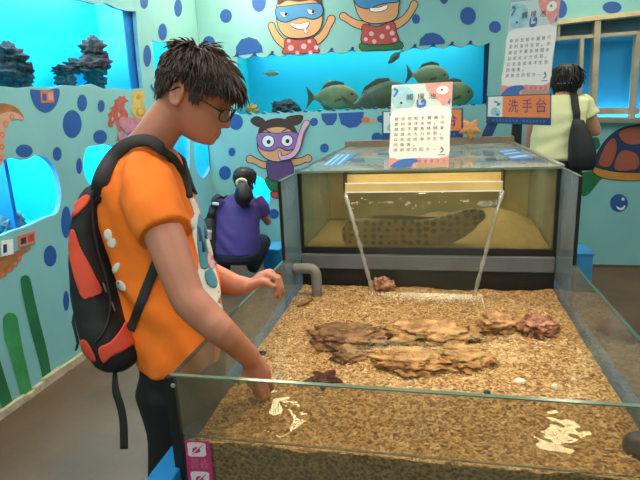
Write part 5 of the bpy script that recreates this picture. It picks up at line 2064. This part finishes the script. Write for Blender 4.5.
cc = D1(241.5, 182.5, -.14)
m_.tube([cc + V((math.cos(q) * .034, 0.01 * math.cos(q), math.sin(q) * .024)) for q in [2 * PI * k / 16 for k in range(17)]], .014, M['scrunchie'], 8, False)
m_.build('scrunchie', hr1, smooth=True)
# her shoulder bag
bg = D1(208, 243, -.02)
bag1 = thing('shoulder_bag', (bg.x, bg.y, bg.z), 'black shoulder bag with a pale pink tag hanging left of the crouching woman', 'bag')
m_ = MB()
m_.loft([ring(D1(x, y, -.06), V((0, 1, 0)), V((1, 0, 0)), ra, rb, 24, 3) for x, y, ra, rb in ((209, 218, .03, .03), (208, 222, .06, .06), (207, 234, .075, .085), (207, 246, .08, .10), (208, 254, .075, .10), (208, 257, .04, .07))], M['pack'])
m_.build('bag_body', bag1, smooth=True)
s1b = bvh_of(s1)
P, N = [], []
for x, y, t in spline([(208, 221, -.06), (212, 210, -.08), (216, 200, -.04), (220, 195.5, .0), (226, 197, .08)], 5):
    p_, n_ = nearest_out(s1b, D1(x, y, t), .012)
    if y > 212:
        p_ = D1(x, y, t)
    P.append(p_); N.append(n_)
m_ = MB(); strap(m_, P, N, .05, .012, M['pack']); m_.build('strap', bag1, smooth=True)
m_ = MB(); m_.tube([D1(213, 203.5, -.12), D1(218, 204, -.13)], [.012, .012], M['white'], 8, flat=.4, side=(0, 1, 0)); m_.build('buckle', bag1, smooth=True)
m_ = MB()
c = D1(207, 236, -.15)
m_.prism([c + V((x, 0, z)) for x, z in ((-.04, -.05), (.03, -.03), (.04, .035), (-.025, .05))], (0, .012, 0), M['pinkpaint'])
m_.prism([c + V((x, -.002, z)) for x, z in ((-.03, .038), (.042, .03), (.044, .046), (-.028, .055))], (0, .012, 0), M['white'])
m_.build('tag', bag1)

# ---------------------------------------------------------------- standing woman
AZ2 = math.radians(82)
K0, KL, KU = frame(AZ2)
T2 = 3.78
ft2 = dep(562, 150, T2)
w2 = thing('person', (ft2.x, ft2.y, 0), 'woman in a pale yellow top standing behind the tank, seen from behind', 'person')
D2 = lambda x, y, dt=0.: dep(x, y, T2 + dt)
h2 = frame(math.radians(72), math.radians(8))
HO2 = D2(566, 84)
HS2 = 1.0
wb = MB()
add_head(wb, HO2, h2, HS2, nu=36, nv=40)
wb.tube([D2(560, 104), D2(563, 96), HO2 + h2[2] * -.05 - h2[0] * .015], [.065, .056, .052], M['skinb'], 14)
wb.loft([ring(D2(x, y), K0, KL, ra, rb, 20) for x, y, ra, rb in ((560, 100, .07, .12), (558, 115, .10, .165), (556, 140, .095, .15), (556, 162, .11, .16))], M['skinb'])
wb.tube([D2(584, 103), D2(590, 116, .02), D2(595, 131, .06)], [.055, .046, .042], M['skinb'], 14)
wb.tube([D2(595, 131, .06), D2(590, 127, .20), D2(585, 122, .26)], [.042, .035, .027], M['skinb'], 14)
wb.tube([D2(585, 122, .26), D2(582, 120, .30)], [.03, .036], M['skinb'], 12)
for k in range(4):
    wb.tube([D2(581, 117 + k * 1.6, .31), D2(578, 117 + k * 1.6, .35), D2(577, 119 + k * 1.6, .36)], .0095, M['skinb'], 8)
wb.tube([D2(582, 119, .29), D2(580, 115, .31)], .01, M['skinb'], 8)
wb.tube([D2(536, 104), D2(533, 122, .02), D2(530.5, 140, .05)], [.055, .046, .041], M['skinb'], 14)
wb.tube([D2(530.5, 140, .05), D2(531, 156, .12), D2(533, 168, .20)], [.04, .035, .027], M['skinb'], 14)
wb.tube([D2(533, 168, .20), D2(534, 175, .22)], [.03, .035], M['skinb'], 12)
for k in range(4):
    wb.tube([D2(532.5 + k * 1.2, 177, .22), D2(533 + k * 1.2, 183, .23), D2(534 + k * 1.2, 188, .22)], .0095, M['skinb'], 8)
wb.tube([D2(536, 173, .20), D2(539, 178, .19)], .01, M['skinb'], 8)
fused(wb, 'body', .008, 3, w2, M['skinb'])
st2 = MB()
st2.loft([ring(D2(x, y), K0, KL, ra, rb, 36, 2.5) for x, y, ra, rb in ((562, 95, .065, .075), (561, 97, .09, .13), (560, 101, .115, .185), (558, 114, .135, .19), (556, 130, .135, .175), (555, 146, .14, .17), (555, 157, .15, .178), (555, 159.5, .13, .16))], M['yellowtee'])
st2.tube([D2(578, 100), D2(585, 106, .01), D2(590, 116, .02)], [.066, .068, .066], M['yellowtee'], 16, False)
st2.tube([D2(541, 101), D2(536, 108, .01), D2(533, 120, .02)], [.066, .068, .066], M['yellowtee'], 16, False)
s2 = fused(st2, 'yellow_top', .008, 3, w2)
ripple(s2, lambda p: .008 * math.sin((p.z * 1.3 - p.x * .5) * 40 + 3 * noise.noise(p * 4)) * max(0, noise.noise(p * 3 + V((5, 2, 1))) + .35))
tr2 = MB()
hp2 = D2(555, 160)
tr2.loft([ring(hp2 + V((0, 0, dz)), K0, KL, ra, rb, 24) for dz, ra, rb in ((.06, .12, .155), (-.02, .135, .175), (-.12, .13, .18), (-.2, .10, .15))], M['darkjean'])
for sg in (-1, 1):
    a = hp2 + KL * .09 * sg + V((0, 0, -.1))
    e_ = V((hp2.x, hp2.y, .08)) + KL * .10 * sg
    tr2.tube([a, a * .5 + e_ * .5, e_], [.10, .078, .062], M['darkjean'], 16)
fused(tr2, 'trousers', .009, 3, w2)
for sg in (-1, 1):
    e_ = V((hp2.x, hp2.y, .0)) + KL * .10 * sg
    m_ = MB()
    m_.loft([ring(e_ + K0 * .05 + V((0, 0, z)), K0, KL, ra, rb, 20, 2.6) for z, ra, rb in ((.0, .125, .045), (.03, .13, .048), (.07, .08, .042), (.10, .055, .045))], M['shoe'])
    m_.build('shoe', w2, smooth=True)
reg2 = lambda u, th: (u > .08 if abs(th) < .8 else (u > .02 if abs(th) < 1.45 else (u > .03 if abs(th) < 1.8 else u > -.10)))
hair_mesh('hair', HO2, h2, HS2, M['hairblack'], w2, reg2, (.02, 0, .125), lambda u, th: .07 if u > 0 else .05, 900, cap=.016, lift=.03, seed=9, fall=.5, width=.006)
m_ = MB()
P = []
for k in range(9):
    th = PI - 1.3 * (1 - 2 * k / 8)
    hp_ = head_point(-.012 + .012 * abs(k - 4) / 4, th, HS2, False)
    P.append(HO2 + h2[0] * (hp_.x * 1.0 - .03 * (1 - abs(k - 4) / 4)) + h2[1] * hp_.y * 1.25 + h2[2] * hp_.z)
m_.tube(P, .0035, M['white'], 6)
m_.build('mask_strap', w2, smooth=True)
bg = D2(580, 152, -.16)
bag2 = thing('shoulder_bag', (bg.x, bg.y, bg.z), 'black shoulder bag on the back of the woman in yellow, beside the painted turtle', 'bag')
m_ = MB()
m_.loft([ring(D2(x, y, -.20), V((0, 1, 0)), V((1, 0, 0)), ra, rb, 24, 2.8) for x, y, ra, rb in ((578, 120, .02, .035), (579, 128, .05, .05), (581, 140, .07, .075), (582, 152, .075, .085), (582, 164, .07, .085), (582, 170, .04, .07))], M['pack'])
m_.build('bag_body', bag2, smooth=True)
s2b = bvh_of(s2)
P, N = [], []
for x, y, t in spline([(579, 126, -.17), (577, 114, -.16), (574, 103, -.12), (572.5, 96, -.05), (573, 94, .04)], 5):
    p_, n_ = nearest_out(s2b, D2(x, y, t), .010)
    if y > 122:
        p_ = D2(x, y, t)
    P.append(p_); N.append(n_)
m_ = MB(); strap(m_, P, N, .05, .012, M['strap']); m_.build('strap', bag2, smooth=True)


# ------------------------------------------------------------------ lights
def panel(x, y, lab, w=.6, l=1.2):
    root = thing('ceiling_light', (x, y, ZC), lab, 'ceiling light')
    m_ = MB(); m_.box((x - w / 2, y - l / 2, ZC - .05), (x + w / 2, y + l / 2, ZC - .0005), M['ceil']); m_.build('housing', root)
    m_ = MB(); m_.box((x - w / 2 + .03, y - l / 2 + .03, ZC - .056), (x + w / 2 - .03, y + l / 2 - .03, ZC - .0505), M['lamp']); m_.build('diffuser', root)


panel(-1.2, 1.2, 'ceiling light panel above the left aisle')
panel(-1.2, 3.15, 'ceiling light panel near the back left corner')
panel(1.9, 3.2, 'ceiling light panel near the back wall window')
panel(1.0, 1.5, 'unseen added fill panel above the right side of the touch pool')  # added to brighten the posters from the front
panel(.6, -.9, 'unseen added fill panel behind the photographer, to the right')  # unseen fill, placed to light the front face of the gravel
panel(-.7, -.9, 'unseen added fill panel behind the photographer, to the left')  # second added fill for the dark gravel front


def downlight(x, y, lab, size=.17):
    root = thing('downlight', (x, y, ZC), lab, 'ceiling light')
    m_ = MB(); m_.tube([(x, y, ZC - .001), (x, y, ZC - .09)], size * 1.3, M['silicone'], 18, False); m_.build('can', root)
    m_ = MB(); m_.tube([(x, y, ZC - .0905), (x, y, ZC - .0965)], size, M['warmlamp'], 18, False); m_.build('bulb_glass', root)


downlight(-1.49, 4.32, 'warm downlight above the crouching woman near the back wall', .26)
downlight(1.12, 4.45, 'warm downlight above the standing woman near the back wall')


def spot(x, y, tx_, ty_, tz_, power, ang, lab, col=(1, .8, .52), z=2.75):
    l = bpy.data.lights.new('spot', 'SPOT')
    l.energy = power
    l.color = col
    l.spot_size = ang
    l.spot_blend = .6
    l.shadow_soft_size = .05
    o = bpy.data.objects.new('pool_and_fill_spot', l)
    o.location = (x, y, z)
    o.rotation_euler = (V((tx_, ty_, tz_)) - V((x, y, z))).to_track_quat('-Z', 'Y').to_euler()
    C.objects.link(o)


spot(.0, 1.9, -.02, 1.75, .65, 115, 1.0, 'pool')
spot(.0, .9, .0, 2.5, .9, 45, .55, 'tank', (1, .9, .7))  # added front light on the tank fish, no fixture
area('tank_fill_light', (0, YB + .3, ZT - .012), .9, 3.6, (1, .93, .72), size_y=.2)  # added unseen light under the lid, brightens the tank interior
area('window_fill_light', (p0.x, YW + .09, Wp(620, 120).z - .06), 1.0, 7, (.7, .9, 1), size_y=.05, rot=(PI - .25, 0, 0))  # added light hidden below the sill, brightens the blue sheet

w = bpy.data.worlds.new('World')
w.use_nodes = True
w.node_tree.nodes['Background'].inputs[0].default_value = (.5, .55, .6, 1)
w.node_tree.nodes['Background'].inputs[1].default_value = .2
sc.world = w

GROUPS = {'fish': 'fish swimming in the wide aquarium', 'reef_rock': 'reef rocks in the touch pool', 'aquarium': 'aquariums set into the walls', 'ceiling_light': 'ceiling light panels', 'downlight': 'warm downlights', 'paper_poster': 'touch pool rules posters', 'hand_wash_sign': 'hand wash signs', 'placard': 'placards on the left wall', 'step_box': 'blue step boxes', 'shell': 'small shells on the gravel', 'coral_lump': 'coral lumps in the low aquarium', 'aquarium_rock': 'dark rocks in the aquariums'}
for o in C.objects:
    n_ = o.name.split('.')[0]
    if o.parent is None and n_ in GROUPS and 'label' in o:
        o['group'] = GROUPS[n_]

# ------------------------------------------------------------------ camera
cam = bpy.data.cameras.new('Camera')
cam.sensor_width = 36
cam.lens = FPX / 640 * 36
cam.clip_start = .02
co = bpy.data.objects.new('Camera', cam)
R = Matrix((CR, CU, -CF)).transposed()
co.matrix_world = Matrix.Translation(EYE) @ R.to_4x4()
C.objects.link(co)
sc.camera = co
sc.view_settings.view_transform = 'Standard'
sc.view_settings.look = 'None'
sc.view_settings.exposure = -0.08
sc.view_settings.gamma = 1
sc.view_settings.use_curve_mapping = False
sc.cycles.use_denoising = True
sc.cycles.max_bounces = 10
sc.cycles.transparent_max_bounces = 24
sc.cycles.sample_clamp_indirect = 6
